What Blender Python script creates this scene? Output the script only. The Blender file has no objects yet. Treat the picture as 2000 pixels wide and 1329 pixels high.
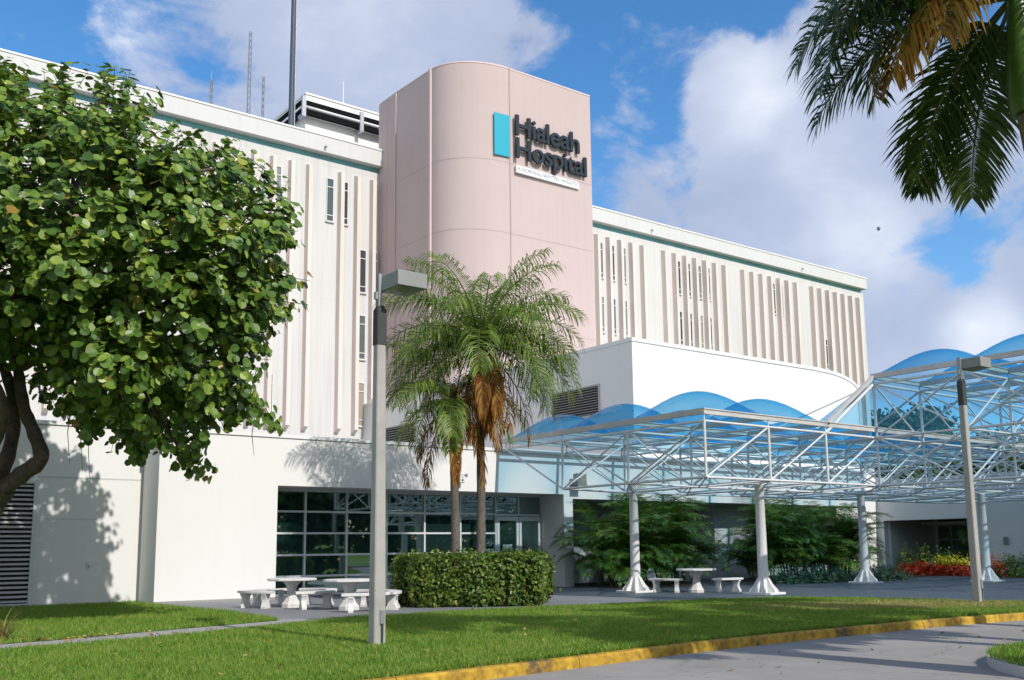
import bpy, bmesh, math, random
import numpy as np
from mathutils import Vector, Matrix

scene = bpy.context.scene
COL = scene.collection
R = math.radians

# ------------------------------------------------------------------ camera solved from the photograph
F_, PY_, PIT, ROL, YAW, CZ = 1921.348, 783.274, R(8.46549), R(-0.612524), R(37.08862), 1.5
def _axes():
    c, s = math.cos(YAW), math.sin(YAW)
    w = lambda x, y, z: Vector((x*c + y*s, -x*s + y*c, z))
    r0, f, u0 = w(1, 0, 0), w(0, math.cos(PIT), math.sin(PIT)), w(0, -math.sin(PIT), math.cos(PIT))
    return r0*math.cos(ROL) + u0*math.sin(ROL), u0*math.cos(ROL) - r0*math.sin(ROL), f
CR, CU, CF = _axes()
EYE = Vector((0, 0, CZ))
def ray(px, py): return CF + CR*((px-1000)/F_) - CU*((py-PY_)/F_)
def onz(px, py, z=0.0):
    d = ray(px, py); return EYE + d*((z-CZ)/d.z)
def ony(px, py, y):
    d = ray(px, py); return EYE + d*(y/d.y)
def onx(px, py, x):
    d = ray(px, py); return EYE + d*(x/d.x)
def deep(px, py, t): return EYE + ray(px, py)*t

cam = bpy.data.cameras.new('camera')
cam.sensor_width = 36.0; cam.lens = F_/2000*36; cam.shift_y = (PY_-664.5)/2000
cam.clip_start = 0.1; cam.clip_end = 5000
co = bpy.data.objects.new('camera', cam); COL.objects.link(co)
co.matrix_world = Matrix(((CR.x, CU.x, -CF.x, 0), (CR.y, CU.y, -CF.y, 0), (CR.z, CU.z, -CF.z, CZ), (0, 0, 0, 1)))
scene.camera = co

# ------------------------------------------------------------------ materials
def new_mat(name):
    m = bpy.data.materials.new(name); m.use_nodes = True
    nt = m.node_tree
    return m, nt, nt.nodes['Principled BSDF'], nt.nodes['Material Output']
def N(nt, t, **kw):
    n = nt.nodes.new(t)
    for k, v in kw.items(): setattr(n, k, v)
    return n
def ramp(nt, stops, interp='LINEAR'):
    n = N(nt, 'ShaderNodeValToRGB'); n.color_ramp.interpolation = interp
    e = n.color_ramp.elements
    while len(e) < len(stops): e.new(0.5)
    for a, (p, c) in zip(e, stops):
        a.position = p; a.color = (c[0], c[1], c[2], 1)
    return n
def mulc(c, k): return tuple(min(1, x*k) for x in c)
def surf(name, col, rough=0.6, var=0.12, scale=1.2, bump=0.0, bscale=60.0, metal=0.0, spec=0.4, streak=0.0, col2=None, fine=0.0, crack=0.0):
    """A painted, cast or paved surface: large soft mottling, optional rain streaks, fine bump."""
    m, nt, b, out = new_mat(name)
    tc = N(nt, 'ShaderNodeTexCoord')
    n1 = N(nt, 'ShaderNodeTexNoise'); n1.inputs['Scale'].default_value = scale; n1.inputs['Detail'].default_value = 7; n1.inputs['Roughness'].default_value = 0.62
    nt.links.new(tc.outputs['Object'], n1.inputs['Vector'])
    r1 = ramp(nt, [(0.3, col2 or mulc(col, 1-var)), (0.7, col)])
    nt.links.new(n1.outputs['Fac'], r1.inputs['Fac'])
    cur = r1.outputs['Color']
    if streak:
        mp = N(nt, 'ShaderNodeMapping'); mp.inputs['Scale'].default_value = (2.6, 2.6, 0.09)
        nt.links.new(tc.outputs['Object'], mp.inputs['Vector'])
        n2 = N(nt, 'ShaderNodeTexNoise'); n2.inputs['Scale'].default_value = 1.6; n2.inputs['Detail'].default_value = 5
        nt.links.new(mp.outputs['Vector'], n2.inputs['Vector'])
        r2 = ramp(nt, [(0.46, (1, 1, 1)), (0.78, (1-streak,)*3)])
        nt.links.new(n2.outputs['Fac'], r2.inputs['Fac'])
        mx = N(nt, 'ShaderNodeMixRGB', blend_type='MULTIPLY'); mx.inputs['Fac'].default_value = 1
        nt.links.new(cur, mx.inputs['Color1']); nt.links.new(r2.outputs['Color'], mx.inputs['Color2']); cur = mx.outputs['Color']
    if fine:
        n3 = N(nt, 'ShaderNodeTexNoise'); n3.inputs['Scale'].default_value = bscale; n3.inputs['Detail'].default_value = 4
        nt.links.new(tc.outputs['Object'], n3.inputs['Vector'])
        r3 = ramp(nt, [(0.35, (1-fine,)*3), (0.65, (1, 1, 1))])
        nt.links.new(n3.outputs['Fac'], r3.inputs['Fac'])
        mx = N(nt, 'ShaderNodeMixRGB', blend_type='MULTIPLY'); mx.inputs['Fac'].default_value = 1
        nt.links.new(cur, mx.inputs['Color1']); nt.links.new(r3.outputs['Color'], mx.inputs['Color2']); cur = mx.outputs['Color']
    if crack:
        nw = N(nt, 'ShaderNodeTexNoise'); nw.inputs['Scale'].default_value = 2.2; nw.inputs['Detail'].default_value = 6
        nt.links.new(tc.outputs['Object'], nw.inputs['Vector'])
        av = N(nt, 'ShaderNodeMixRGB', blend_type='ADD'); av.inputs['Fac'].default_value = 0.55
        nt.links.new(tc.outputs['Object'], av.inputs['Color1']); nt.links.new(nw.outputs['Color'], av.inputs['Color2'])
        vo = N(nt, 'ShaderNodeTexVoronoi', feature='DISTANCE_TO_EDGE'); vo.inputs['Scale'].default_value = crack
        nt.links.new(av.outputs['Color'], vo.inputs['Vector'])
        r4 = ramp(nt, [(0.0, (0.35, 0.33, 0.31)), (0.006, (1, 1, 1))]); nt.links.new(vo.outputs['Distance'], r4.inputs['Fac'])
        mx = N(nt, 'ShaderNodeMixRGB', blend_type='MULTIPLY'); mx.inputs['Fac'].default_value = 0.38
        nt.links.new(cur, mx.inputs['Color1']); nt.links.new(r4.outputs['Color'], mx.inputs['Color2']); cur = mx.outputs['Color']
    nt.links.new(cur, b.inputs['Base Color'])
    b.inputs['Roughness'].default_value = rough; b.inputs['Metallic'].default_value = metal
    b.inputs['Specular IOR Level'].default_value = spec
    if bump:
        nb = N(nt, 'ShaderNodeTexNoise'); nb.inputs['Scale'].default_value = bscale; nb.inputs['Detail'].default_value = 5
        nt.links.new(tc.outputs['Object'], nb.inputs['Vector'])
        bp = N(nt, 'ShaderNodeBump'); bp.inputs['Strength'].default_value = bump; bp.inputs['Distance'].default_value = 0.01
        nt.links.new(nb.outputs['Fac'], bp.inputs['Height']); nt.links.new(bp.outputs['Normal'], b.inputs['Normal'])
    return m
def leaf_mat(name, stops, rough=0.45, trans=0.35, spec=0.35, patch=None):
    """Leaves: each leaf (mesh island) draws its own colour; some light passes through."""
    m, nt, b, out = new_mat(name)
    g = N(nt, 'ShaderNodeNewGeometry')
    r = ramp(nt, stops); nt.links.new(g.outputs['Random Per Island'], r.inputs['Fac'])
    cur = r.outputs['Color']
    if patch:
        tc = N(nt, 'ShaderNodeTexCoord'); n1 = N(nt, 'ShaderNodeTexNoise'); n1.inputs['Scale'].default_value = patch[0]; n1.inputs['Detail'].default_value = 4
        nt.links.new(tc.outputs['Object'], n1.inputs['Vector'])
        r1 = ramp(nt, [(0.4, (0, 0, 0)), (0.66, (1, 1, 1))]); nt.links.new(n1.outputs['Fac'], r1.inputs['Fac'])
        mx = N(nt, 'ShaderNodeMixRGB'); mx.inputs['Color2'].default_value = (*patch[1], 1)
        ml = N(nt, 'ShaderNodeMath', operation='MULTIPLY'); ml.inputs[1].default_value = patch[2]
        nt.links.new(r1.outputs['Color'], ml.inputs[0]); nt.links.new(ml.outputs[0], mx.inputs['Fac'])
        nt.links.new(cur, mx.inputs['Color1']); cur = mx.outputs['Color']
    nt.links.new(cur, b.inputs['Base Color'])
    b.inputs['Roughness'].default_value = rough; b.inputs['Specular IOR Level'].default_value = spec
    t = N(nt, 'ShaderNodeBsdfTranslucent')
    br = N(nt, 'ShaderNodeMixRGB', blend_type='MULTIPLY'); br.inputs['Fac'].default_value = 1; br.inputs['Color2'].default_value = (1.25, 1.2, 0.55, 1)
    nt.links.new(cur, br.inputs['Color1']); nt.links.new(br.outputs['Color'], t.inputs['Color'])
    ms = N(nt, 'ShaderNodeMixShader'); ms.inputs['Fac'].default_value = trans
    nt.links.new(b.outputs[0], ms.inputs[1]); nt.links.new(t.outputs[0], ms.inputs[2]); nt.links.new(ms.outputs[0], out.inputs['Surface'])
    return m

M = {}
M['white'] = surf('white_stucco', (0.80, 0.79, 0.77), 0.75, 0.04, 0.3, 0.25, 55, streak=0.022)
M['offwhite'] = surf('off_white_render', (0.635, 0.63, 0.622), 0.78, 0.07, 0.22, 0.2, 40, streak=0.14)
M['fascia'] = surf('pale_fascia_render', (0.635, 0.635, 0.628), 0.75, 0.06, 0.3, 0.15, 40, streak=0.07)
M['coping'] = surf('white_coping', (0.82, 0.82, 0.81), 0.55, 0.08, 1.0)
M['greypaint'] = surf('pale_grey_stucco', (0.62, 0.63, 0.64), 0.75, 0.06, 0.5, 0.25, 55)
M['pink'] = surf('pale_pink_stucco', (0.545, 0.437, 0.425), 0.8, 0.06, 0.22, 0.3, 45, streak=0.045)
M['pinkline'] = surf('pink_joint', (0.46, 0.36, 0.35), 0.8, 0.1, 2)
M['pinklight'] = surf('pale_pink_trim', (0.70, 0.57, 0.55), 0.7, 0.05, 1)
M['fin'] = surf('dusty_pink_fin_paint', (0.78, 0.685, 0.635), 0.8, 0.08, 0.5, 0.2, 30, streak=0.18)
M['teal'] = surf('teal_tile_band', (0.20, 0.52, 0.58), 0.35, 0.30, 0.8)
M['tealsign'] = surf('teal_sign_panel', (0.010, 0.36, 0.50), 0.4, 0.04, 2)
M['navy'] = surf('dark_navy_letter_paint', (0.010, 0.022, 0.034), 0.45, 0.2, 3)
M['signwhite'] = surf('white_sign_face', (0.80, 0.81, 0.82), 0.5, 0.05, 3)
M['signgrey'] = surf('grey_sign_lettering', (0.30, 0.32, 0.36), 0.6, 0.1, 3)
M['alu'] = surf('pale_aluminium_frame', (0.72, 0.74, 0.75), 0.38, 0.08, 4, metal=0.15)
M['winframe'] = surf('white_window_frame', (0.72, 0.72, 0.71), 0.45, 0.06, 3)
M['frame'] = surf('white_steel_tube', (0.72, 0.73, 0.725), 0.42, 0.16, 1.5, spec=0.5)
M['beam'] = surf('weathered_white_channel', (0.62, 0.61, 0.585), 0.5, 0.3, 1.1)
M['column'] = surf('white_painted_steel_column', (0.78, 0.78, 0.77), 0.4, 0.07, 1.0)
M['concretewhite'] = surf('white_cast_concrete', (0.76, 0.75, 0.72), 0.75, 0.26, 3.5, 0.5, 60)
M['pole'] = surf('pale_concrete_pole', (0.47, 0.455, 0.425), 0.8, 0.22, 2.2, 0.4, 90, fine=0.12)
M['poledark'] = surf('dark_bronze_sleeve', (0.055, 0.06, 0.058), 0.5, 0.25, 3)
M['lamp'] = surf('grey_lamp_housing', (0.30, 0.305, 0.295), 0.55, 0.15, 3)
M['lens'] = surf('lamp_lens', (0.28, 0.30, 0.24), 0.12, 0.2, 8)
M['dark'] = surf('matt_black', (0.012, 0.012, 0.013), 0.6, 0.2, 3)
M['voidd'] = surf('dark_void', (0.02, 0.022, 0.024), 0.9, 0.1, 1)
M['slat'] = surf('louvre_slat_paint', (0.50, 0.50, 0.49), 0.5, 0.12, 2)
M['steel'] = surf('galvanised_steel', (0.42, 0.44, 0.47), 0.4, 0.2, 5, metal=0.5)
M['antenna'] = surf('weathered_antenna_steel', (0.20, 0.21, 0.23), 0.5, 0.3, 5)
M['mast'] = surf('dark_mast_paint', (0.06, 0.085, 0.12), 0.5, 0.2, 2)
M['pipe'] = surf('black_rubber_tray', (0.008, 0.009, 0.010), 0.95, 0.2, 2, spec=0.1)
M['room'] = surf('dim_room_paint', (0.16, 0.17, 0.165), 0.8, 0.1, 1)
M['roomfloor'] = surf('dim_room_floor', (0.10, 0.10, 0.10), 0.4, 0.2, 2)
M['bark'] = surf('grey_brown_bark', (0.15, 0.115, 0.085), 0.9, 0.5, 3.0, 1.0, 14, fine=0.35)
M['palmbark'] = surf('grey_palm_bark', (0.21, 0.185, 0.155), 0.9, 0.5, 2.6, 1.0, 18, fine=0.4)
M['royalbark'] = surf('pale_royal_palm_bark', (0.22, 0.19, 0.14), 0.85, 0.35, 3, 0.6, 20, fine=0.25)
M['cshaft'] = surf('green_crownshaft', (0.085, 0.17, 0.02), 0.35, 0.35, 3.5)
M['petiole'] = surf('green_brown_petiole', (0.11, 0.13, 0.03), 0.5, 0.4, 6)
M['boots'] = surf('fibrous_leaf_base', (0.16, 0.10, 0.045), 0.9, 0.5, 8, 0.8, 30)
M['paper'] = surf('printed_paper_notice', (0.55, 0.66, 0.68), 0.6, 0.1, 5)
M['balloon'] = surf('grey_blue_rubber', (0.14, 0.21, 0.28), 0.4, 0.2, 3)

M['grape'] = leaf_mat('sea_grape_leaf', [(0.0, (0.045, 0.105, 0.016)), (0.45, (0.105, 0.195, 0.026)), (0.80, (0.175, 0.275, 0.040)), (0.955, (0.28, 0.36, 0.055)), (0.975, (0.34, 0.36, 0.05)), (0.992, (0.30, 0.22, 0.04)), (1.0, (0.26, 0.12, 0.03))], 0.38, 0.20, 0.40)
M['queen'] = leaf_mat('queen_palm_leaflet', [(0.0, (0.085, 0.165, 0.022)), (0.6, (0.165, 0.265, 0.040)), (1.0, (0.28, 0.34, 0.07))], 0.42, 0.35, 0.4)
M['queendead'] = leaf_mat('dead_palm_leaflet', [(0.0, (0.15, 0.055, 0.016)), (0.6, (0.31, 0.125, 0.03)), (0.9, (0.40, 0.24, 0.05)), (1.0, (0.30, 0.30, 0.06))], 0.7, 0.3, 0.2)
M['royal'] = leaf_mat('royal_palm_leaflet', [(0.0, (0.030, 0.065, 0.014)), (0.7, (0.055, 0.105, 0.020)), (1.0, (0.11, 0.14, 0.025))], 0.4, 0.22, 0.4)
M['royalgold'] = leaf_mat('yellowing_palm_leaflet', [(0.0, (0.16, 0.085, 0.012)), (0.6, (0.33, 0.17, 0.02)), (1.0, (0.16, 0.16, 0.02))], 0.45, 0.4, 0.4)
M['areca'] = leaf_mat('areca_leaflet', [(0.0, (0.05, 0.135, 0.02)), (0.75, (0.11, 0.225, 0.035)), (0.95, (0.20, 0.28, 0.04)), (1.0, (0.24, 0.20, 0.03))], 0.38, 0.28, 0.45)
M['hedge'] = leaf_mat('hedge_leaf', [(0.0, (0.045, 0.105, 0.014)), (0.6, (0.105, 0.185, 0.024)), (1.0, (0.23, 0.27, 0.035))], 0.4, 0.3, 0.4)
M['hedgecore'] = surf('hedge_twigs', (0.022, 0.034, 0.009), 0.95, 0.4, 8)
M['cover'] = leaf_mat('blue_green_ground_cover_leaf', [(0.0, (0.025, 0.075, 0.040)), (1.0, (0.06, 0.135, 0.065))], 0.5, 0.25)
M['redleaf'] = leaf_mat('red_croton_leaf', [(0.0, (0.40, 0.02, 0.010)), (0.6, (0.66, 0.05, 0.015)), (1.0, (0.65, 0.16, 0.02))], 0.45, 0.3)
M['yelleaf'] = leaf_mat('yellow_croton_leaf', [(0.0, (0.34, 0.40, 0.03)), (1.0, (0.66, 0.60, 0.06))], 0.45, 0.3)
M['limeleaf'] = leaf_mat('lime_shrub_leaf', [(0.0, (0.07, 0.15, 0.02)), (1.0, (0.19, 0.27, 0.03))], 0.45, 0.3)
M['whiteleaf'] = leaf_mat('white_flower_petal', [(0.0, (0.6, 0.6, 0.55)), (1.0, (0.8, 0.8, 0.75))], 0.5, 0.3)
M['far'] = leaf_mat('distant_tree_leaf', [(0.0, (0.03, 0.07, 0.02)), (1.0, (0.09, 0.15, 0.04))], 0.5, 0.25)
M['spike'] = leaf_mat('dry_strap_leaf', [(0.0, (0.10, 0.12, 0.03)), (0.6, (0.26, 0.22, 0.08)), (1.0, (0.40, 0.30, 0.12))], 0.6, 0.25)
M['litter'] = leaf_mat('fallen_leaf', [(0.0, (0.20, 0.08, 0.03)), (0.5, (0.42, 0.25, 0.04)), (1.0, (0.5, 0.42, 0.25))], 0.7, 0.2)
M['blade'] = leaf_mat('lawn_blade', [(0.0, (0.085, 0.21, 0.020)), (0.7, (0.165, 0.315, 0.036)), (0.93, (0.32, 0.39, 0.08)), (1.0, (0.46, 0.40, 0.16))], 0.55, 0.3, 0.25, patch=(0.8, (0.32, 0.36, 0.08), 0.38))

M['dryblade'] = leaf_mat('dry_lawn_blade', [(0.0, (0.20, 0.22, 0.06)), (0.5, (0.36, 0.32, 0.13)), (1.0, (0.48, 0.41, 0.20))], 0.6, 0.25, 0.2)
def lawn_mat():
    m, nt, b, out = new_mat('lawn_turf')
    tc = N(nt, 'ShaderNodeTexCoord')
    n1 = N(nt, 'ShaderNodeTexNoise'); n1.inputs['Scale'].default_value = 0.55; n1.inputs['Detail'].default_value = 6
    n2 = N(nt, 'ShaderNodeTexNoise'); n2.inputs['Scale'].default_value = 26; n2.inputs['Detail'].default_value = 5
    for n in (n1, n2): nt.links.new(tc.outputs['Object'], n.inputs['Vector'])
    r1 = ramp(nt, [(0.3, (0.09, 0.20, 0.022)), (0.7, (0.175, 0.285, 0.040))])
    r2 = ramp(nt, [(0.3, (0.45, 0.45, 0.45)), (0.62, (1, 1, 1))])
    nt.links.new(n1.outputs['Fac'], r1.inputs['Fac']); nt.links.new(n2.outputs['Fac'], r2.inputs['Fac'])
    mx = N(nt, 'ShaderNodeMixRGB', blend_type='MULTIPLY'); mx.inputs['Fac'].default_value = 1
    nt.links.new(r1.outputs['Color'], mx.inputs['Color1']); nt.links.new(r2.outputs['Color'], mx.inputs['Color2'])
    # the worn, straw coloured ground round the farther lamp post
    mp = N(nt, 'ShaderNodeMapping'); mp.vector_type = 'TEXTURE'
    mp.inputs['Location'].default_value = (23.0, 14.2, 0); mp.inputs['Scale'].default_value = (5.2, 2.4, 1); mp.inputs['Rotation'].default_value = (0, 0, R(-28))
    nt.links.new(tc.outputs['Object'], mp.inputs['Vector'])
    ln = N(nt, 'ShaderNodeVectorMath', operation='LENGTH'); nt.links.new(mp.outputs['Vector'], ln.inputs[0])
    n3 = N(nt, 'ShaderNodeTexNoise'); n3.inputs['Scale'].default_value = 1.7; n3.inputs['Detail'].default_value = 6
    nt.links.new(tc.outputs['Object'], n3.inputs['Vector'])
    ad = N(nt, 'ShaderNodeMath', operation='ADD'); nt.links.new(ln.outputs['Value'], ad.inputs[0]); nt.links.new(n3.outputs['Fac'], ad.inputs[1])
    r3 = ramp(nt, [(0.55, (0.9, 0.9, 0.9)), (0.98, (0, 0, 0))])
    dv = N(nt, 'ShaderNodeMath', operation='MULTIPLY'); dv.inputs[1].default_value = 0.62
    nt.links.new(ad.outputs[0], dv.inputs[0]); nt.links.new(dv.outputs[0], r3.inputs['Fac'])
    m2 = N(nt, 'ShaderNodeMixRGB'); m2.inputs['Color2'].default_value = (0.34, 0.285, 0.135, 1)
    nt.links.new(r3.outputs['Color'], m2.inputs['Fac']); nt.links.new(mx.outputs['Color'], m2.inputs['Color1'])
    nt.links.new(m2.outputs['Color'], b.inputs['Base Color'])
    b.inputs['Roughness'].default_value = 0.9; b.inputs['Specular IOR Level'].default_value = 0.15
    bp = N(nt, 'ShaderNodeBump'); bp.inputs['Strength'].default_value = 0.8; bp.inputs['Distance'].default_value = 0.04
    nt.links.new(n2.outputs['Fac'], bp.inputs['Height']); nt.links.new(bp.outputs['Normal'], b.inputs['Normal'])
    return m
M['lawn'] = lawn_mat()
M['road'] = surf('pale_worn_asphalt', (0.42, 0.395, 0.36), 0.85, 0.24, 0.6, 0.6, 90, spec=0.25, fine=0.28, crack=0.30)
M['paving'] = surf('grey_patio_paving', (0.26, 0.265, 0.272), 0.65, 0.22, 0.5, 0.3, 60, spec=0.35, fine=0.12)
M['drive'] = surf('sealed_paving_blue_shade', (0.088, 0.112, 0.135), 0.5, 0.28, 0.4, 0.3, 70, spec=0.4, fine=0.15)  # sealed paving, with the canopy's blue shade mixed into its colour
M['path'] = surf('pale_concrete_path', (0.42, 0.41, 0.39), 0.85, 0.26, 1.2, 0.4, 70, fine=0.15)
M['soil'] = surf('planting_bed_soil', (0.055, 0.042, 0.03), 0.95, 0.4, 3, 0.8, 20)
M['whitekerb'] = surf('pale_concrete_kerb', (0.50, 0.50, 0.50), 0.8, 0.18, 2.0, 0.3, 60)
def kerb_mat():
    m, nt, b, out = new_mat('worn_yellow_kerb_paint')
    tc = N(nt, 'ShaderNodeTexCoord')
    n1 = N(nt, 'ShaderNodeTexNoise'); n1.inputs['Scale'].default_value = 1.5; n1.inputs['Detail'].default_value = 9; n1.inputs['Roughness'].default_value = 0.7
    n2 = N(nt, 'ShaderNodeTexNoise'); n2.inputs['Scale'].default_value = 9; n2.inputs['Detail'].default_value = 6
    for n in (n1, n2): nt.links.new(tc.outputs['Object'], n.inputs['Vector'])
    r1 = ramp(nt, [(0.36, (0.09, 0.07, 0.04)), (0.46, (0.40, 0.235, 0.018)), (0.62, (0.58, 0.37, 0.030))])
    r2 = ramp(nt, [(0.30, (0.5, 0.5, 0.5)), (0.55, (1, 1, 1))])
    nt.links.new(n1.outputs['Fac'], r1.inputs['Fac']); nt.links.new(n2.outputs['Fac'], r2.inputs['Fac'])
    mx = N(nt, 'ShaderNodeMixRGB', blend_type='MULTIPLY'); mx.inputs['Fac'].default_value = 1
    nt.links.new(r1.outputs['Color'], mx.inputs['Color1']); nt.links.new(r2.outputs['Color'], mx.inputs['Color2'])
    nt.links.new(mx.outputs['Color'], b.inputs['Base Color']); b.inputs['Roughness'].default_value = 0.75
    return m
M['kerb'] = kerb_mat()
def glass_mat(name, tint, gloss=0.10, base=(0.01, 0.02, 0.02), alpha=0.5, rough=0.02):
    """Tinted pane: mirrors what stands before it, lets part of the dim room show."""
    m, nt, b, out = new_mat(name)
    tr = N(nt, 'ShaderNodeBsdfTransparent'); tr.inputs['Color'].default_value = (*tint, 1)
    gl = N(nt, 'ShaderNodeBsdfGlossy'); gl.inputs['Roughness'].default_value = rough; gl.inputs['Color'].default_value = (0.75, 0.95, 0.93, 1)
    df = N(nt, 'ShaderNodeBsdfDiffuse'); df.inputs['Color'].default_value = (*base, 1)
    fr = N(nt, 'ShaderNodeFresnel'); fr.inputs['IOR'].default_value = 1.5
    ad = N(nt, 'ShaderNodeMath', operation='ADD'); ad.inputs[1].default_value = gloss; ad.use_clamp = True
    nt.links.new(fr.outputs[0], ad.inputs[0])
    m1 = N(nt, 'ShaderNodeMixShader'); m1.inputs['Fac'].default_value = alpha
    nt.links.new(df.outputs[0], m1.inputs[1]); nt.links.new(tr.outputs[0], m1.inputs[2])
    m2 = N(nt, 'ShaderNodeMixShader'); nt.links.new(ad.outputs[0], m2.inputs['Fac'])
    nt.links.new(m1.outputs[0], m2.inputs[1]); nt.links.new(gl.outputs[0], m2.inputs[2])
    nt.links.new(m2.outputs[0], out.inputs['Surface'])
    return m
M['glass'] = glass_mat('green_tinted_glass', (0.28, 0.50, 0.47), 0.30, (0.03, 0.085, 0.082), 0.62)
M['winglass'] = glass_mat('grey_window_glass', (0.2, 0.22, 0.24), 0.10, (0.09, 0.10, 0.11), 0.1, 0.05)
def blinds():
    nt = M['winglass'].node_tree; oi = N(nt, 'ShaderNodeObjectInfo')
    r = ramp(nt, [(0.0, (0.05, 0.06, 0.07)), (0.40, (0.13, 0.15, 0.17)), (0.62, (0.24, 0.25, 0.25)), (0.85, (0.40, 0.35, 0.27))], 'CONSTANT')
    nt.links.new(oi.outputs['Random'], r.inputs['Fac'])
    d = [n for n in nt.nodes if n.type == 'BSDF_DIFFUSE'][0]; nt.links.new(r.outputs['Color'], d.inputs['Color'])
blinds()
def dome_mat():
    m, nt, b, out = new_mat('blue_acrylic')
    tr = N(nt, 'ShaderNodeBsdfTransparent'); tr.inputs['Color'].default_value = (0.47, 0.82, 0.96, 1)
    fa_ = N(nt, 'ShaderNodeLayerWeight'); fa_.inputs['Blend'].default_value = 0.5      # a longer way through the tinted sheet at a glancing angle
    fp = N(nt, 'ShaderNodeMath', operation='POWER'); fp.inputs[1].default_value = 1.15; nt.links.new(fa_.outputs['Facing'], fp.inputs[0])
    tm = N(nt, 'ShaderNodeMixRGB'); tm.inputs['Color1'].default_value = (0.84, 0.95, 0.985, 1); tm.inputs['Color2'].default_value = (0.12, 0.60, 0.90, 1)
    nt.links.new(fp.outputs[0], tm.inputs['Fac']); nt.links.new(tm.outputs['Color'], tr.inputs['Color'])
    tl = N(nt, 'ShaderNodeBsdfTranslucent'); tl.inputs['Color'].default_value = (0.05, 0.46, 0.78, 1)
    df = N(nt, 'ShaderNodeBsdfDiffuse'); df.inputs['Color'].default_value = (0.06, 0.40, 0.66, 1)
    gl = N(nt, 'ShaderNodeBsdfGlossy'); gl.inputs['Roughness'].default_value = 0.08
    lw = N(nt, 'ShaderNodeLayerWeight'); lw.inputs['Blend'].default_value = 0.5
    pw = N(nt, 'ShaderNodeMath', operation='POWER'); pw.inputs[1].default_value = 4.0; nt.links.new(lw.outputs['Facing'], pw.inputs[0])
    fr = N(nt, 'ShaderNodeMath', operation='MULTIPLY_ADD'); fr.inputs[1].default_value = 0.28; fr.inputs[2].default_value = 0.03; nt.links.new(pw.outputs[0], fr.inputs[0])
    a = N(nt, 'ShaderNodeMixShader'); a.inputs['Fac'].default_value = 0.3
    nt.links.new(tl.outputs[0], a.inputs[1]); nt.links.new(df.outputs[0], a.inputs[2])
    c = N(nt, 'ShaderNodeMixShader'); c.inputs['Fac'].default_value = 0.20
    nt.links.new(tr.outputs[0], c.inputs[1]); nt.links.new(a.outputs[0], c.inputs[2])
    d = N(nt, 'ShaderNodeMixShader'); nt.links.new(fr.outputs[0], d.inputs['Fac'])
    nt.links.new(c.outputs[0], d.inputs[1]); nt.links.new(gl.outputs[0], d.inputs[2])
    nt.links.new(d.outputs[0], out.inputs['Surface'])
    return m
M['dome'] = dome_mat()

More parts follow.
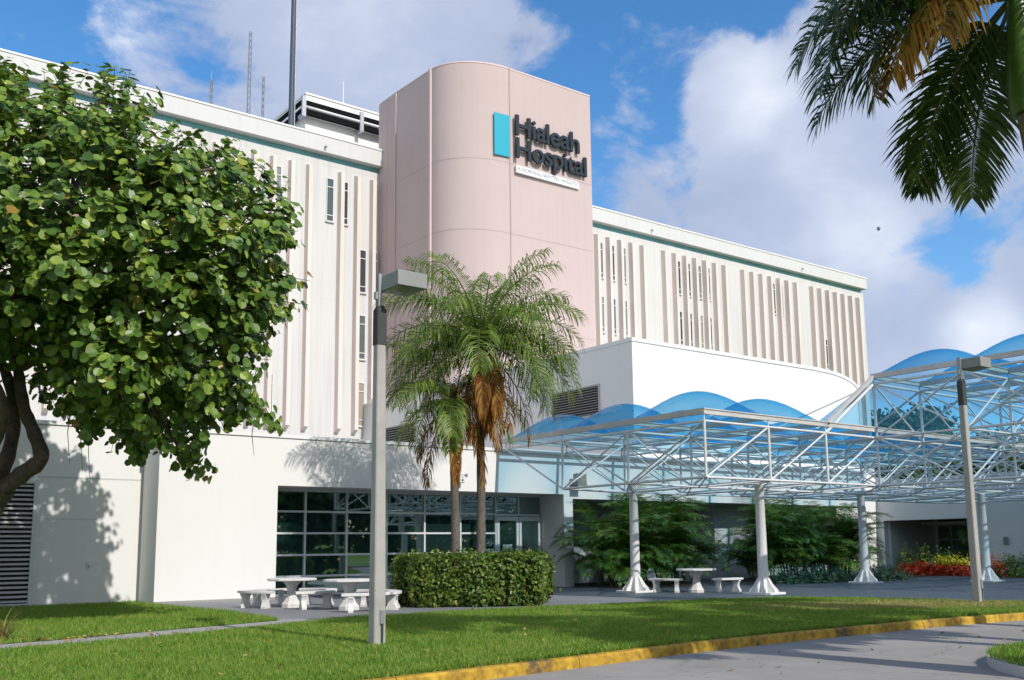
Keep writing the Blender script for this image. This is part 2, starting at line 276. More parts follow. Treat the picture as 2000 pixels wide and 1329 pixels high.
# ------------------------------------------------------------------ mesh helpers
class MB:
    def __init__(s): s.v = []; s.f = []; s.sm = []
    def add(s, vs, fs, smooth=False):
        o = len(s.v); s.v += [tuple(p) for p in vs]
        s.f += [tuple(i+o for i in f) for f in fs]; s.sm += [smooth]*len(fs)
        return s
    def box(s, a, b):
        (x0, y0, z0), (x1, y1, z1) = a, b
        x0, x1 = min(x0, x1), max(x0, x1); y0, y1 = min(y0, y1), max(y0, y1); z0, z1 = min(z0, z1), max(z0, z1)
        return s.add([(x0,y0,z0),(x1,y0,z0),(x1,y1,z0),(x0,y1,z0),(x0,y0,z1),(x1,y0,z1),(x1,y1,z1),(x0,y1,z1)],
                     [(0,3,2,1),(4,5,6,7),(0,1,5,4),(1,2,6,5),(2,3,7,6),(3,0,4,7)])
    def prism(s, poly, z0, z1, smooth_side=False, cap=True):
        n = len(poly)
        vs = [(p[0], p[1], z0) for p in poly] + [(p[0], p[1], z1) for p in poly]
        s.add(vs, [(i, (i+1) % n, (i+1) % n + n, i+n) for i in range(n)], smooth_side)
        if cap: s.add(vs, [tuple(range(n-1, -1, -1)), tuple(range(n, 2*n))])
        return s
    def tube(s, pts, rad, n=8, cap=True, smooth=True):
        pts = [Vector(p) for p in pts]; k = len(pts)
        if not isinstance(rad, (list, tuple)): rad = [rad]*k
        vs = []; prev = None
        for i, p in enumerate(pts):
            t = (pts[min(i+1, k-1)] - pts[max(i-1, 0)]).normalized()
            if prev is None:
                a = Vector((0, 0, 1)) if abs(t.z) < 0.9 else Vector((1, 0, 0))
                u = t.cross(a).normalized()
            else:
                u = (prev - t*prev.dot(t)); u = u.normalized() if u.length > 1e-6 else t.orthogonal().normalized()
            prev = u; w = t.cross(u)
            for j in range(n):
                an = 2*math.pi*j/n; vs.append(p + (u*math.cos(an) + w*math.sin(an))*rad[i])
        fs = [(i*n+j, i*n+(j+1) % n, (i+1)*n+(j+1) % n, (i+1)*n+j) for i in range(k-1) for j in range(n)]
        s.add(vs, fs, smooth)
        if cap: s.add(vs, [tuple(range(n-1, -1, -1)), tuple(range((k-1)*n, k*n))])
        return s
    def lathe(s, c, prof, n=20, smooth=True):
        vs = [(c[0]+r*math.cos(2*math.pi*j/n), c[1]+r*math.sin(2*math.pi*j/n), c[2]+z) for r, z in prof for j in range(n)]
        k = len(prof)
        s.add(vs, [(i*n+j, i*n+(j+1) % n, (i+1)*n+(j+1) % n, (i+1)*n+j) for i in range(k-1) for j in range(n)], smooth)
        s.add(vs, [tuple(range(n-1, -1, -1)), tuple(range((k-1)*n, k*n))])
        return s
    def build(s, name, mat, parent=None, off=None, bevel=0.0):
        """One mesh object. With a parent, vertices given in world space move into the parent's space (off=None) or are taken as they are (off=0)."""
        me = bpy.data.meshes.new(name)
        v = s.v
        if parent is not None and off is None:
            q = world_of(parent).inverted(); v = [tuple(q @ Vector(p)) for p in v]
        me.from_pydata(v, [], s.f); me.polygons.foreach_set('use_smooth', s.sm)
        if mat is not None: me.materials.append(M[mat] if isinstance(mat, str) else mat)
        me.update()
        o = bpy.data.objects.new(name, me); COL.objects.link(o)
        if parent is not None: o.parent = parent
        if bevel:
            md = o.modifiers.new('soft_edge', 'BEVEL'); md.width = bevel; md.segments = 2; md.limit_method = 'ANGLE'; md.angle_limit = R(40)
        return o
def world_of(o):
    m = Matrix.Identity(4)
    while o is not None:
        m = Matrix.LocRotScale(o.location, o.rotation_euler, o.scale) @ m; o = o.parent
    return m
def tag(o, label=None, cat=None, group=None, kind=None):
    for k, v in (('label', label), ('category', cat), ('group', group), ('kind', kind)):
        if v: o[k] = v
    return o
def thing(name, label, cat, loc=(0, 0, 0), rotz=0.0, group=None):
    o = bpy.data.objects.new(name, None); COL.objects.link(o); o.empty_display_size = 0.3
    o.location = loc; o.rotation_euler = (0, 0, rotz)
    return tag(o, label, cat, group)
KIDS = {}
def copy_tree(o, parent=None):
    c = o.copy(); COL.objects.link(c)
    if parent is not None: c.parent = parent
    for ch in [x for x in bpy.data.objects if x.parent == o]: copy_tree(ch, c)
    return c
def structure(o): return tag(o, kind='structure')
def catmull(pts, n=6):
    P = [Vector(p) for p in pts]; P = [P[0]*2-P[1]] + P + [P[-1]*2-P[-2]]; out = []
    for i in range(1, len(P)-2):
        a, b, c, d = P[i-1:i+3]
        for k in range(n):
            t = k/n
            out.append(0.5*((2*b) + (c-a)*t + (2*a-5*b+4*c-d)*t*t + (3*b-a-3*c+d)*t**3))
    return out + [P[-2]]

ROUND = [(0.5*math.cos(a)*(1.0 if abs(a-math.pi) > .2 else .86), 0.5*math.sin(a)) for a in [2*math.pi*k/9 for k in range(9)]]
POINTY = [(-0.5, 0), (-0.1, -0.2), (0.5, 0), (-0.1, 0.2)]
def leaves(P, Nn, size, outline=POINTY, cup=0.12, rng=None, spin=None):
    """Arrays of leaf centres, normals and sizes into one vertex and face list; each leaf is its own island with a fold."""
    n = len(P); k = len(outline)
    Nn = Nn/np.linalg.norm(Nn, axis=1, keepdims=True)
    ref = rng.normal(size=(n, 3)) if spin is None else spin
    U = np.cross(Nn, ref); U /= np.linalg.norm(U, axis=1, keepdims=True)+1e-9
    W = np.cross(Nn, U)
    ol = np.array(outline)
    V = (P[:, None, :] + size[:, None, None]*(ol[None, :, 0, None]*W[:, None, :] + ol[None, :, 1, None]*U[:, None, :]
         + cup*(np.abs(ol[None, :, 1, None])*2)*Nn[:, None, :]*1.0))
    C = P[:, None, :] - 0*V[:, :1]
    V = np.concatenate([V, C], axis=1).reshape(-1, 3)
    base = (np.arange(n)*(k+1))[:, None, None]
    tri = np.array([[j, (j+1) % k, k] for j in range(k)])[None]
    return V, (base+tri).reshape(-1, 3)
def np_mesh(name, V, Fc, mat, parent=None, smooth=False):
    me = bpy.data.meshes.new(name)
    if parent is not None:
        q = np.array(world_of(parent).inverted()); V = V @ q[:3, :3].T + q[:3, 3]
    nv, nf = len(V), len(Fc)
    me.vertices.add(nv); me.vertices.foreach_set('co', V.astype(np.float32).ravel())
    k = Fc.shape[1]
    me.loops.add(nf*k); me.loops.foreach_set('vertex_index', Fc.astype(np.int32).ravel())
    me.polygons.add(nf); me.polygons.foreach_set('loop_start', np.arange(0, nf*k, k, dtype=np.int32))
    me.polygons.foreach_set('use_smooth', np.full(nf, smooth))
    me.materials.append(M[mat]); me.update(calc_edges=True); me.validate()
    o = bpy.data.objects.new(name, me); COL.objects.link(o)
    if parent is not None: o.parent = parent
    return o
# ================================================================== BUILDINGS
YF = 52.5      # facade plane of the tall wing
YW = 28.9      # front wall of the low annex
rng = np.random.default_rng(7); rnd = random.Random(11)

# ------------------------------------------------------------------ tall wing
wing = thing('hospital_wing', 'long off-white hospital wing with dusty pink vertical fins behind the pink tower', 'building', (30, YF, 0))
b = MB(); b.box((-14, YF, 0), (81.7, YF+17, 25.0)); b.build('wall', 'offwhite', wing)
b = MB(); b.box((-13.8, YF+0.12, 25.0), (81.5, YF+16, 25.36)); b.build('tile_band', 'teal', wing)
b = MB()
b.box((-15, YF-0.42, 25.36), (81.75, YF+17.5, 26.36)); b.build('fascia', 'fascia', wing)
b = MB(); b.box((-15.05, YF-0.47, 26.36), (81.8, YF+17.55, 26.46)); b.build('coping', 'coping', wing)
b = MB(); b.box((-14, YF-0.006, 16.38), (81.71, YF, 16.42)); b.box((-14, YF-0.006, 24.72), (81.71, YF, 24.74)); b.build('joint', 'fascia', wing)
# fins: each a tall tapering blade
def fin(x, z0, z1):
    f = MB(); w, d = 0.150, 0.44
    f.add([(x-w, YF, z0), (x+w, YF, z0), (x+w*.8, YF-d, z0+0.22), (x-w*.8, YF-d, z0+0.22),
           (x-w, YF, z1), (x+w, YF, z1), (x+w*.8, YF-d, z1-0.14), (x-w*.8, YF-d, z1-0.14)],
          [(0,1,2,3),(7,6,5,4),(3,2,6,7),(2,1,5,6),(0,3,7,4)])
    f.build('fin', 'fin', wing)
FR = [47.6+1.1745*i for i in range(29) if i not in (5, 13, 21)]
for x in FR: fin(x, 5.2, 24.46)
k = 52.5/46
FL = [x*k for x in (17.4, 18.4, 19.42, 20.43, 21.43, 23.29, 24.28, 25.23)]
for g in (16.4, 15.35, 13.3, 12.3, 11.3, 10.3, 9.3, 8.3, 7.3, 5.2, 4.2, 3.2): FL.append(g*k)
for x in FL: fin(x, 10.25 if x > 28.5 else 8.3, 24.46)
# windows: frame (part) with pane (sub-part); the first is modelled, the rest copied
def window_mesh(x, z0, z1):
    f = MB(); w = 0.24; y0, y1 = YF-0.075, YF+0.02
    f.box((x-w, y0, z0), (x-w+0.04, y1, z1)); f.box((x+w-0.04, y0, z0), (x+w, y1, z1))
    H = z1-z0
    for z in (z0, z0+H*0.135, z1-H*0.215, z1-0.05): f.box((x-w+0.04, y0+0.004, z), (x+w-0.04, y1, z+0.05))
    o = f.build('window', 'winframe', wing)
    p = MB(); p.box((x-w+0.04, YF-0.022, z0+0.05), (x+w-0.04, YF-0.012, z1-0.05)); p.build('pane', 'winglass', o)
    s = MB(); s.box((x-w-0.05, YF-0.12, z0-0.06), (x+w+0.05, YF, z0-0.003)); s.build('sill', 'offwhite', o)
    return o
ROWS = [(21.18, 23.93), (17.07, 19.81), (12.9, 15.67), (8.8, 11.48)]
wins = []
base_win = {}
def put_window(x, row):
    z0, z1 = ROWS[row]
    if row not in base_win:
        base_win[row] = (window_mesh(x, z0, z1), x); return
    o, bx = base_win[row]
    c = copy_tree(o, wing); c.location.x += x-bx
put_window(25.92, 0); put_window(26.9, 0); put_window(28.2, 1); put_window(29.0, 1); put_window(28.2, 2); put_window(28.18, 3)
put_window(22.3, 3); put_window(22.5, 0); put_window(20.8, 3); put_window(21.3, 2); put_window(19.9, 0); put_window(17.0, 1); put_window(14.2, 3); put_window(12.0, 0); put_window(9.4, 2); put_window(7.1, 3)
for i in (0, 1, 2): put_window(FR[i]+0.45, 0); put_window(FR[i]+0.45, 1)
for x in (49.32, 50.31, 51.43, 52.35): put_window(x*k+0.07, 0); put_window(x*k+0.07, 1)
put_window(59.66*k+.05, 0); put_window(60.6*k+.05, 0); put_window(65.78*k, 0); put_window(65.95*k, 1)
# small vents, spouts and a low rooftop unit on the wing
for px, py, y in ((635, 287, YF-0.42), (1272, 450, YF-0.42), (1566, 525, YF-0.42)):
    p = ony(px, py, y); s = MB(); s.tube([(p.x, y+0.1, p.z+0.02), (p.x, y-0.14, p.z), (p.x, y-0.2, p.z-0.12)], 0.05, 8); s.build('rain_spout', 'steel', wing)
p0 = ony(1358, 456, YF+1.5); s = MB(); s.box((p0.x, YF+1.2, 26.5), (p0.x+5.2, YF+3.5, 26.95)); s.build('roof_hatch', 'coping', wing)

# ------------------------------------------------------------------ roof penthouse with cable trays
c0 = ony(597.5, 181, YF+3.0)
pent = thing('rooftop_plant_room', 'white box plant room on the roof between the dark mast and the pink tower', 'plant room', (c0.x+4, YF+5, 26.4))
b = MB(); b.box((c0.x, YF+3, 26.4), (c0.x+9, YF+11.5, c0.z-0.12)); b.build('wall', 'white', pent)
b = MB(); b.box((c0.x-0.06, YF+2.94, c0.z-0.12), (c0.x+9.06, YF+11.56, c0.z)); b.build('coping', 'coping', pent)
zt = ony(600, 212, YF+2.7).z
for dz, r in ((0.24, 0.17), (-0.34, 0.17)):
    b = MB(); b.box((c0.x-0.5, YF+2.45, zt+dz-r), (c0.x+7, YF+2.72, zt+dz+r)); b.box((c0.x-0.5, YF+2.72, zt+dz-r), (c0.x-0.22, YF+11, zt+dz+r)); b.build('cable_tray', 'pipe', pent)
b = MB(); b.tube([(c0.x-0.45, YF+10.8, zt-0.05), (c0.x-0.45, YF+2.4, zt-0.05), (c0.x+7, YF+2.4, zt-0.05)], 0.085, 8); b.build('pipe', 'coping', pent)
for bx in (-0.42, 3.7):
    b = MB(); b.box((c0.x+bx-0.13, YF+2.28, zt-0.75), (c0.x+bx+0.13, YF+2.44, zt+0.6)); b.box((c0.x+bx-0.1, YF+2.44, zt-0.75), (c0.x+bx+0.1, YF+3.0, zt-0.55)); b.build('bracket', 'steel', pent)

# ------------------------------------------------------------------ antennas on the roof
def lattice_mast(px, top, bot, w, label, y=YF+4, dishes=(), guy=None):
    a, c = ony(px, top, y), ony(px-(3 if px == 487 else 1), bot, y)
    z0 = 26.45
    t = thing('antenna_mast', label, 'antenna', (c.x, y, z0), 0, 'lattice antenna masts on the roof')
    m = MB(); x = c.x; n = max(4, int((a.z-z0)/0.42))
    for sx, sy in ((-w, -w), (w, -w), (0, w)): m.tube([(x+sx, y+sy, z0), (x+sx*0.7, y+sy*0.7, a.z)], 0.024, 5)
    for i in range(n):
        z, zz = z0+(a.z-z0)*i/n, z0+(a.z-z0)*(i+1)/n
        for (p, q) in (((-w, -w), (w, -w)), ((w, -w), (0, w)), ((0, w), (-w, -w))):
            m.tube([(x+p[0]*.85, y+p[1]*.85, z), (x+q[0]*.85, y+q[1]*.85, zz)], 0.012, 4)
    m.build('lattice_frame', 'antenna', t)
    m = MB(); m.tube([(x, y, a.z), (x, y, a.z+0.5)], 0.014, 5); m.build('whip', 'steel', t)
    for dx, dz, s in dishes:
        d = MB(); d.box((x+dx-s, y-0.25, z0+dz-s*1.4), (x+dx+s, y-0.05, z0+dz+s*1.4)); d.build('relay_box', 'dark', t)
    if guy:
        for gx, gz0, gz1 in guy:
            d = MB(); d.tube([(x, y, gz0), (x+gx, y+1.0, gz1)], 0.008, 4); d.build('guy_wire', 'steel', t)
    return t
lattice_mast(487, 62, 222, 0.11, 'tallest lattice antenna mast, standing at the roof edge with two small dark boxes', dishes=((0, .75, .10), (-.16, 1.15, .12)), guy=((1.9, 30.6, 27.0), (1.6, 28.9, 26.6)))
lattice_mast(513, 150, 230, 0.08, 'short lattice antenna mast between the taller mast and the dark pole')
lattice_mast(412, 155, 208, 0.09, 'stubby lattice mast crowded with camera boxes above the tree top', dishes=((-.16, 1.0, .14), (.14, 1.05, .12), (0, .6, .1)))
a = ony(671, 160, YF+5)
t = thing('whip_antenna', 'thin white whip antenna rising from the rooftop plant room', 'antenna', (a.x, YF+5, c0.z))
m = MB(); m.tube([(a.x, YF+5, c0.z), (a.x, YF+5, a.z)], [0.035, 0.02], 6); m.lathe((a.x, YF+5, c0.z), [(0.1, 0), (0.1, 0.12), (0.04, 0.16)], 10); m.build('rod', 'coping', t)
a = ony(568, 247, YF+1.0); a2 = ony(576, 0, YF+1.0)
t = thing('roof_pole', 'tall dark blue-grey steel pole standing in front of the rooftop plant room', 'pole', (a.x, YF+1, 26.46))
m = MB(); m.tube([(a.x, YF+1, 26.46), (a.x, YF+1, 40.5)], [0.17, 0.13], 14); m.build('shaft', 'mast', t)
m = MB(); m.tube([(a.x+0.19, YF+0.92, 26.46), (a.x+0.16, YF+0.92, 40.4)], 0.035, 6); m.build('conduit', 'steel', t)
m = MB(); m.lathe((a.x, YF+1, 26.46), [(0.34, 0), (0.34, 0.05), (0.2, 0.08)], 14); m.build('base_plate', 'mast', t)

# ------------------------------------------------------------------ pink tower
TH = 29.78
tower = thing('stair_tower', 'tall pale pink tower with one rounded corner, carrying the dark hospital lettering', 'tower', (34, 48, 0))
xr = ony(1151, 181, 43.85).x
arc = [(33.26-3.71*math.cos(t), 46.79-2.86*math.sin(t)) for t in [R(90)*i/28 for i in range(29)]]
foot = [(29.40, 50.45)] + arc + [(xr, 43.83), (xr, 52.62), (29.4, 52.62)]
b = MB(); n = len(foot); b.prism(foot, 0, TH); o = b.build('wall', 'pink', tower)
me = o.data
for p in me.polygons:
    if abs(p.normal.z) < 0.3: p.use_smooth = False
for i, p in enumerate(me.polygons):
    if 1 <= i <= 28: p.use_smooth = True
b = MB(); b.box((29.33, 50.5, 0), (31, 52.6, TH-0.12)); b.build('side_wall', 'pink', tower)
def ring(z, h, d, mat, name):
    """A thin band following the curved footprint, d proud of the wall."""
    pts = [(29.40, 50.45)] + arc + [(xr, 43.83)]; out = []
    for i, p in enumerate(pts):
        q0, q1 = pts[max(0, i-1)], pts[min(len(pts)-1, i+1)]
        t = Vector((q1[0]-q0[0], q1[1]-q0[1])).normalized(); out.append((p[0]+t.y*d, p[1]-t.x*d))
    m = MB(); vs = [(p[0], p[1], zz) for zz in (z, z+h) for p in out]; n = len(out)
    m.add(vs, [(i, i+1, i+1+n, i+n) for i in range(n-1)], True); return m.build(name, mat, tower)
for py in (322, 459):
    ring(onx(841, py, 29.55).z, 0.045, 0.006, 'pinkline', 'joint')
ring(onx(841, 459, 29.55).z-5.6, 0.045, 0.006, 'pinkline', 'joint')
ring(TH-0.10, 0.09, 0.02, 'pinklight', 'coping')
b = MB(); b.box((29.46, 46.68, 0), (29.6, 46.86, TH)); b.build('trim_strip', 'pinklight', tower)
b = MB(); b.box((33.22, 43.895, 0), (33.29, 43.98, TH)); b.build('trim_strip', 'pinkline', tower)
b = MB(); b.box((29.325, 51.45, 0), (29.4, 51.5, TH-0.12)); b.build('joint', 'pinkline', tower)

# ------------------------------------------------------------------ lettering on the tower
YS = 43.80
sign = thing('hospital_sign', 'dark navy raised letters reading Hialeah Hospital with a teal panel on the pink tower', 'sign', (35.5, YS, 25.4))
def text_mesh(txt, off=0.0, ext=0.1, bev=0.0):
    cu = bpy.data.curves.new('lettering', 'FONT'); cu.body = txt; cu.size = 1; cu.offset = off; cu.extrude = ext; cu.bevel_depth = bev; cu.resolution_u = 6; cu.space_character = 0.93
    o = bpy.data.objects.new('lettering', cu); COL.objects.link(o)
    dg = bpy.context.evaluated_depsgraph_get(); me = bpy.data.meshes.new_from_object(o.evaluated_get(dg))
    bpy.data.objects.remove(o); bpy.data.curves.remove(cu)
    return me
def letters(name, txt, x0, x1, zb, cap, y, depth, mat, parent, off=0.03):
    me = text_mesh(txt, off, 0.5)
    xs = [v.co.x for v in me.vertices]; lo, hi = min(xs), max(xs)
    H = 0.729
    hv = [v.co.y for v in me.vertices if v.co.x < lo+(hi-lo)*0.12]; hlo, hhi = min(hv), max(hv)
    q = world_of(parent).inverted()
    for v in me.vertices:
        X = x0+(v.co.x-lo)/(hi-lo)*(x1-x0); Z = zb+(v.co.y-hlo)/(hhi-hlo)*cap; Y = y-depth*(v.co.z+0.5)
        v.co = q @ Vector((X, Y, Z))
    me.materials.clear(); me.materials.append(M[mat]); me.update()
    o = bpy.data.objects.new(name, me); COL.objects.link(o); o.parent = parent
    return o
P = lambda px, py: ony(px, py, YS-0.25)
l0, l1, l2, l3 = P(1009, 263), P(1133.5, 297), P(1010, 307), P(1147.5, 343)
letters('lettering', 'Hialeah', l0.x, l1.x, (l0.z+l1.z)/2-0.03, P(1009, 224).z-l0.z, YS-0.05, 0.17, 'navy', sign, 0.014)
letters('lettering', 'Hospital', l2.x, l3.x, (l2.z+l3.z)/2-0.03, P(1010, 268).z-l2.z, YS-0.05, 0.17, 'navy', sign, 0.014)
pa, pb = ony(971.5, 217, 43.95), ony(994, 303, 43.82)
b = MB(); b.prism([(32.12, 43.90), (33.17, 43.80), (33.17, 43.86), (32.12, 43.96)], 24.12, 26.68); b.build('accent_panel', 'tealsign', sign)
b = MB(); b.box((32.2, 43.95, 24.3), (32.3, 44.3, 26.5)); b.box((33.0, 43.87, 24.3), (33.1, 44.0, 26.5)); b.build('bracket', 'pinkline', sign)
strip = thing('sign_strip', 'narrow white sign strip with fine grey capitals beneath the dark hospital letters', 'sign', (36, YS, 23.4))
s0, s1 = ony(1009, 337, YS-0.1), ony(1132, 369, YS-0.1); s2, s3 = ony(1009, 325, YS-0.1), ony(1129, 353, YS-0.1)
b = MB(); zb, zt2 = (s0.z+s1.z)/2, (s2.z+s3.z)/2
b.add([(s0.x, YS-0.1, zb), (s1.x, YS-0.1, zb), (s3.x, YS-0.1, zt2), (s0.x, YS-0.1, zt2), (s0.x, YS+0.04, zb), (s1.x, YS+0.04, zb), (s3.x, YS+0.04, zt2), (s0.x, YS+0.04, zt2)],
      [(0,1,2,3),(4,7,6,5),(0,4,5,1),(1,5,6,2),(2,6,7,3),(3,7,4,0)]); b.build('board', 'signwhite', strip)
letters('lettering', 'A HORNIALJ SEWTEN HHGUTE', s0.x+0.08, s3.x-0.08, zb+0.13, (zt2-zb)*0.52, YS-0.1, 0.012, 'signgrey', strip, 0.0)

# ------------------------------------------------------------------ upper white block on the low roof
BX = 28.4; BZ = 10.16
block = thing('upper_block', 'plain white upper storey with a rounded end, between pink tower and blue canopy', 'building', (38, 40, 5.1))
curve = catmull([(40.9, 29.2, 0), (42.8, 29.45, 0), (44.6, 30.0, 0), (46.6, 30.85, 0), (48.6, 32.0, 0), (50.2, 33.6, 0), (51.3, 35.8, 0), (51.8, 38.5, 0)], 5)
foot = [(BX, 29.2)] + [(p.x, p.y) for p in curve] + [(51.8, YF-0.02), (BX, YF-0.02)]
b = MB(); b.prism(foot, 4.9, BZ-0.16); o = b.build('wall', 'white', block)
for i, p in enumerate(o.data.polygons):
    if 1 <= i <= len(curve): p.use_smooth = True
def grow(poly, d):
    out = []; n = len(poly)
    for i, p in enumerate(poly):
        a, c = Vector(poly[i-1][:2]), Vector(poly[(i+1) % n][:2]); q = Vector(p[:2])
        t1, t2 = (q-a).normalized(), (c-q).normalized(); nn = Vector((t1.y+t2.y, -t1.x-t2.x)).normalized()
        out.append((q.x+nn.x*d, q.y+nn.y*d))
    return out
b = MB(); b.prism(grow(foot, 0.05), BZ-0.16, BZ); b.build('coping', 'coping', block)
def louvre_x(x, y0, y1, z0, z1, parent, nsl):
    """A louvre set in a wall that faces -x."""
    f = MB(); w = 0.07
    f.box((x-0.05, y0, z0), (x+0.02, y0+w, z1)); f.box((x-0.05, y1-w, z0), (x+0.02, y1, z1)); f.box((x-0.047, y0+w, z0), (x+0.02, y1-w, z0+w)); f.box((x-0.047, y0+w, z1-w), (x+0.02, y1-w, z1))
    L = f.build('louvre', 'slat', parent)
    v = MB(); v.box((x-0.004, y0+w, z0+w), (x+0.01, y1-w, z1-w)); v.build('backing', 'dark', L)
    s = MB()
    for i in range(nsl):
        z = z0+w+(z1-z0-2*w)*(i+0.35)/nsl; h = (z1-z0)/nsl*0.10
        s.add([(x-0.045, y0+w, z), (x-0.045, y1-w, z), (x-0.006, y1-w, z+h), (x-0.006, y0+w, z+h), (x-0.045, y0+w, z+0.015), (x-0.045, y1-w, z+0.015), (x-0.006, y1-w, z+h+0.015), (x-0.006, y0+w, z+h+0.015)],
              [(0,1,2,3),(4,7,6,5),(0,4,5,1),(2,6,7,3),(1,5,6,2),(3,7,4,0)])
    s.build('slat', 'slat', L)
louvre_x(BX, 31.25, 34.5, 7.09, 8.47, block, 11)
louvre_x(BX, 46.45, 49.75, 7.09, 8.45, block, 9)

# ------------------------------------------------------------------ low white annex
annex = thing('low_annex', 'single storey bright white annex with a dark glazed bay and a shaded passage', 'building', (20, YW, 0))
AT = 5.09; XL, XR = 12.67, 24.27; HZ = 3.48; YG = 30.35
b = MB()
b.box((9.0, YW, 0), (XL, YW+0.35, AT-0.11)); b.box((XL, YW, HZ), (XR, YW+0.35, AT-0.11)); b.box((XR, YW, 0), (24.72, YW+0.35, AT-0.11))
b.box((24.72, YW, 3.32), (45.0, YW+0.35, AT-0.11)); b.box((44.0, YW+0.002, 0), (45.0, YW+0.35, 3.32))
b.box((9.0, YW+0.35, 0), (9.3, 31.2, AT-0.11))
b.build('front_wall', 'white', annex)
b = MB(); b.box((XL-0.3, YW+0.35, 0), (XL, YG+0.3, HZ)); b.box((XR, YW+0.35, 0), (XR+0.3, YG+1.2, HZ)); b.box((XL, YW+0.35, HZ+0.003), (XR, YG+0.3, HZ+0.25)); b.build('bay_reveal', 'white', annex)
b = MB(); b.box((-14, 30.36, 0), (9.0, 30.7, AT+0.04)); b.build('side_wall', 'white', annex)
b = MB(); b.box((-14, 30.352, 3.60), (9.0, 30.36, 3.645)); b.box((6.35, 30.352, 2.42), (7.75, 30.36, 2.445)); b.build('joint', 'greypaint', annex)
b = MB(); b.box((8.95, YW-0.045, AT-0.11), (45.0, YW+0.5, AT)); b.box((8.95, YW+0.5, AT-0.11), (9.35, 30.36, AT)); b.box((-14, 30.31, AT+0.04), (8.95, 30.75, AT+0.15)); b.build('coping', 'coping', annex)
b = MB(); b.box((-14, 30.7, 4.7), (28.3, YF-0.02, 4.85)); b.box((28.3, YW+0.35, 4.7), (52, YF-0.02, 4.85)); b.box((9.3, 29.3, 4.7), (28.3, 30.7, 4.85)); b.build('roof', 'path', annex)
b = MB(); b.box((9.0, YW-0.012, 0.0), (XL, YW-0.001, 0.07)); b.build('plinth', 'path', annex)
# passage behind the palms
b = MB(); b.box((24.72, 31.3, 0), (45, 31.5, 3.6)); b.box((24.57, YW+0.35, 3.32), (45, 31.3, 3.5)); b.build('passage_wall', 'greypaint', annex)
b = MB(); b.box((34.3, 30.3, 0), (37.2, 31.3, 3.32)); b.build('passage_pier', 'greypaint', annex)
# glazed bay: mullion grid, panes, doors
gx = [12.70, 14.28, 15.81, 17.36, 18.92, 20.47, 22.08]
gz = [0.04, 0.63, 1.32, 2.03, 2.74, 3.44]
g = MB(); w = 0.032
for x in gx: g.box((x-w, YG-0.06, 0.0), (x+w, YG+0.05, HZ))
for i in range(len(gx)-1):
    for z in gz: g.box((gx[i]+w, YG-0.055, z-w), (gx[i+1]-w, YG+0.045, z+w))
gl = g.build('glazing_frame', 'alu', annex)
for i in range(len(gx)-1):
    for j in range(len(gz)-1):
        p = MB(); tx = rnd.uniform(-.004, .004); tz = rnd.uniform(-.004, .004)
        x0, x1, z0, z1 = gx[i]+w, gx[i+1]-w, gz[j]+w, gz[j+1]-w
        p.add([(x0, YG-tx-tz, z0), (x1, YG+tx-tz, z0), (x1, YG+tx+tz, z1), (x0, YG-tx+tz, z1)], [(0, 1, 2, 3)]); p.build('pane', 'glass', gl)
dx = [22.08+w, 23.17, 24.25]
d = MB(); d.box((22.11, YG-0.05, 2.68), (24.25, YG+0.05, 2.76)); d.box((22.11, YG-0.05, 3.42), (24.25, YG+0.05, HZ)); d.box((23.14, YG-0.05, 2.76), (23.2, YG+0.05, 3.42)); d.build('transom', 'alu', annex)
p = MB(); p.add([(22.11, YG, 2.76), (23.14, YG, 2.76), (23.14, YG, 3.42), (22.11, YG, 3.42)], [(0, 1, 2, 3)]); p.add([(23.2, YG, 2.76), (24.25, YG, 2.76), (24.25, YG, 3.42), (23.2, YG, 3.42)], [(0, 1, 2, 3)]); p.build('transom_pane', 'glass', annex)
for i, (x0, x1) in enumerate(((22.13, 23.155), (23.185, 24.22))):
    d = MB(); s = 0.11
    d.box((x0, YG-0.07, 0.02), (x0+s, YG+0.03, 2.66)); d.box((x1-s, YG-0.07, 0.02), (x1, YG+0.03, 2.66)); d.box((x0+s, YG-0.066, 0.02), (x1-s, YG+0.026, 0.28)); d.box((x0+s, YG-0.066, 2.5), (x1-s, YG+0.026, 2.66))
    D = d.build('door', 'alu', annex)
    p = MB(); p.add([(x0+s, YG-0.02, 0.28), (x1-s, YG-0.02, 0.28), (x1-s, YG-0.02, 2.5), (x0+s, YG-0.02, 2.5)], [(0, 1, 2, 3)]); p.build('pane', 'glass', D)
    h = MB(); hx = x1-0.06 if i == 0 else x0+0.06; h.tube([(hx, YG-0.07, 0.95), (hx, YG-0.13, 0.95), (hx, YG-0.13, 1.25), (hx, YG-0.07, 1.25)], 0.014, 6); h.build('handle', 'steel', D)
    if i == 0:
        q = MB(); q.box((x0+0.28, YG-0.035, 1.36), (x0+0.72, YG-0.023, 1.60)); q.build('notice', 'paper', D)
q = MB(); q.box((21.5, YG-0.03, 1.2), (21.98, YG-0.012, 1.45)); q.build('notice', 'paper', annex)
# dim room behind the glass
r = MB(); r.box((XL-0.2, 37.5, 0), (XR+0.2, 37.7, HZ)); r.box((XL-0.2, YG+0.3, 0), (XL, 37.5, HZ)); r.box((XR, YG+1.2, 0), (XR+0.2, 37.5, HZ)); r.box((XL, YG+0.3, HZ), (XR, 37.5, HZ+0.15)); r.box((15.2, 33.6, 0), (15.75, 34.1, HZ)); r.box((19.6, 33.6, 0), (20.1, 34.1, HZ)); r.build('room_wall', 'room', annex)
r = MB(); r.box((XL, YG+0.06, -0.05), (XR, 37.5, 0.012)); r.build('room_floor', 'roomfloor', annex)
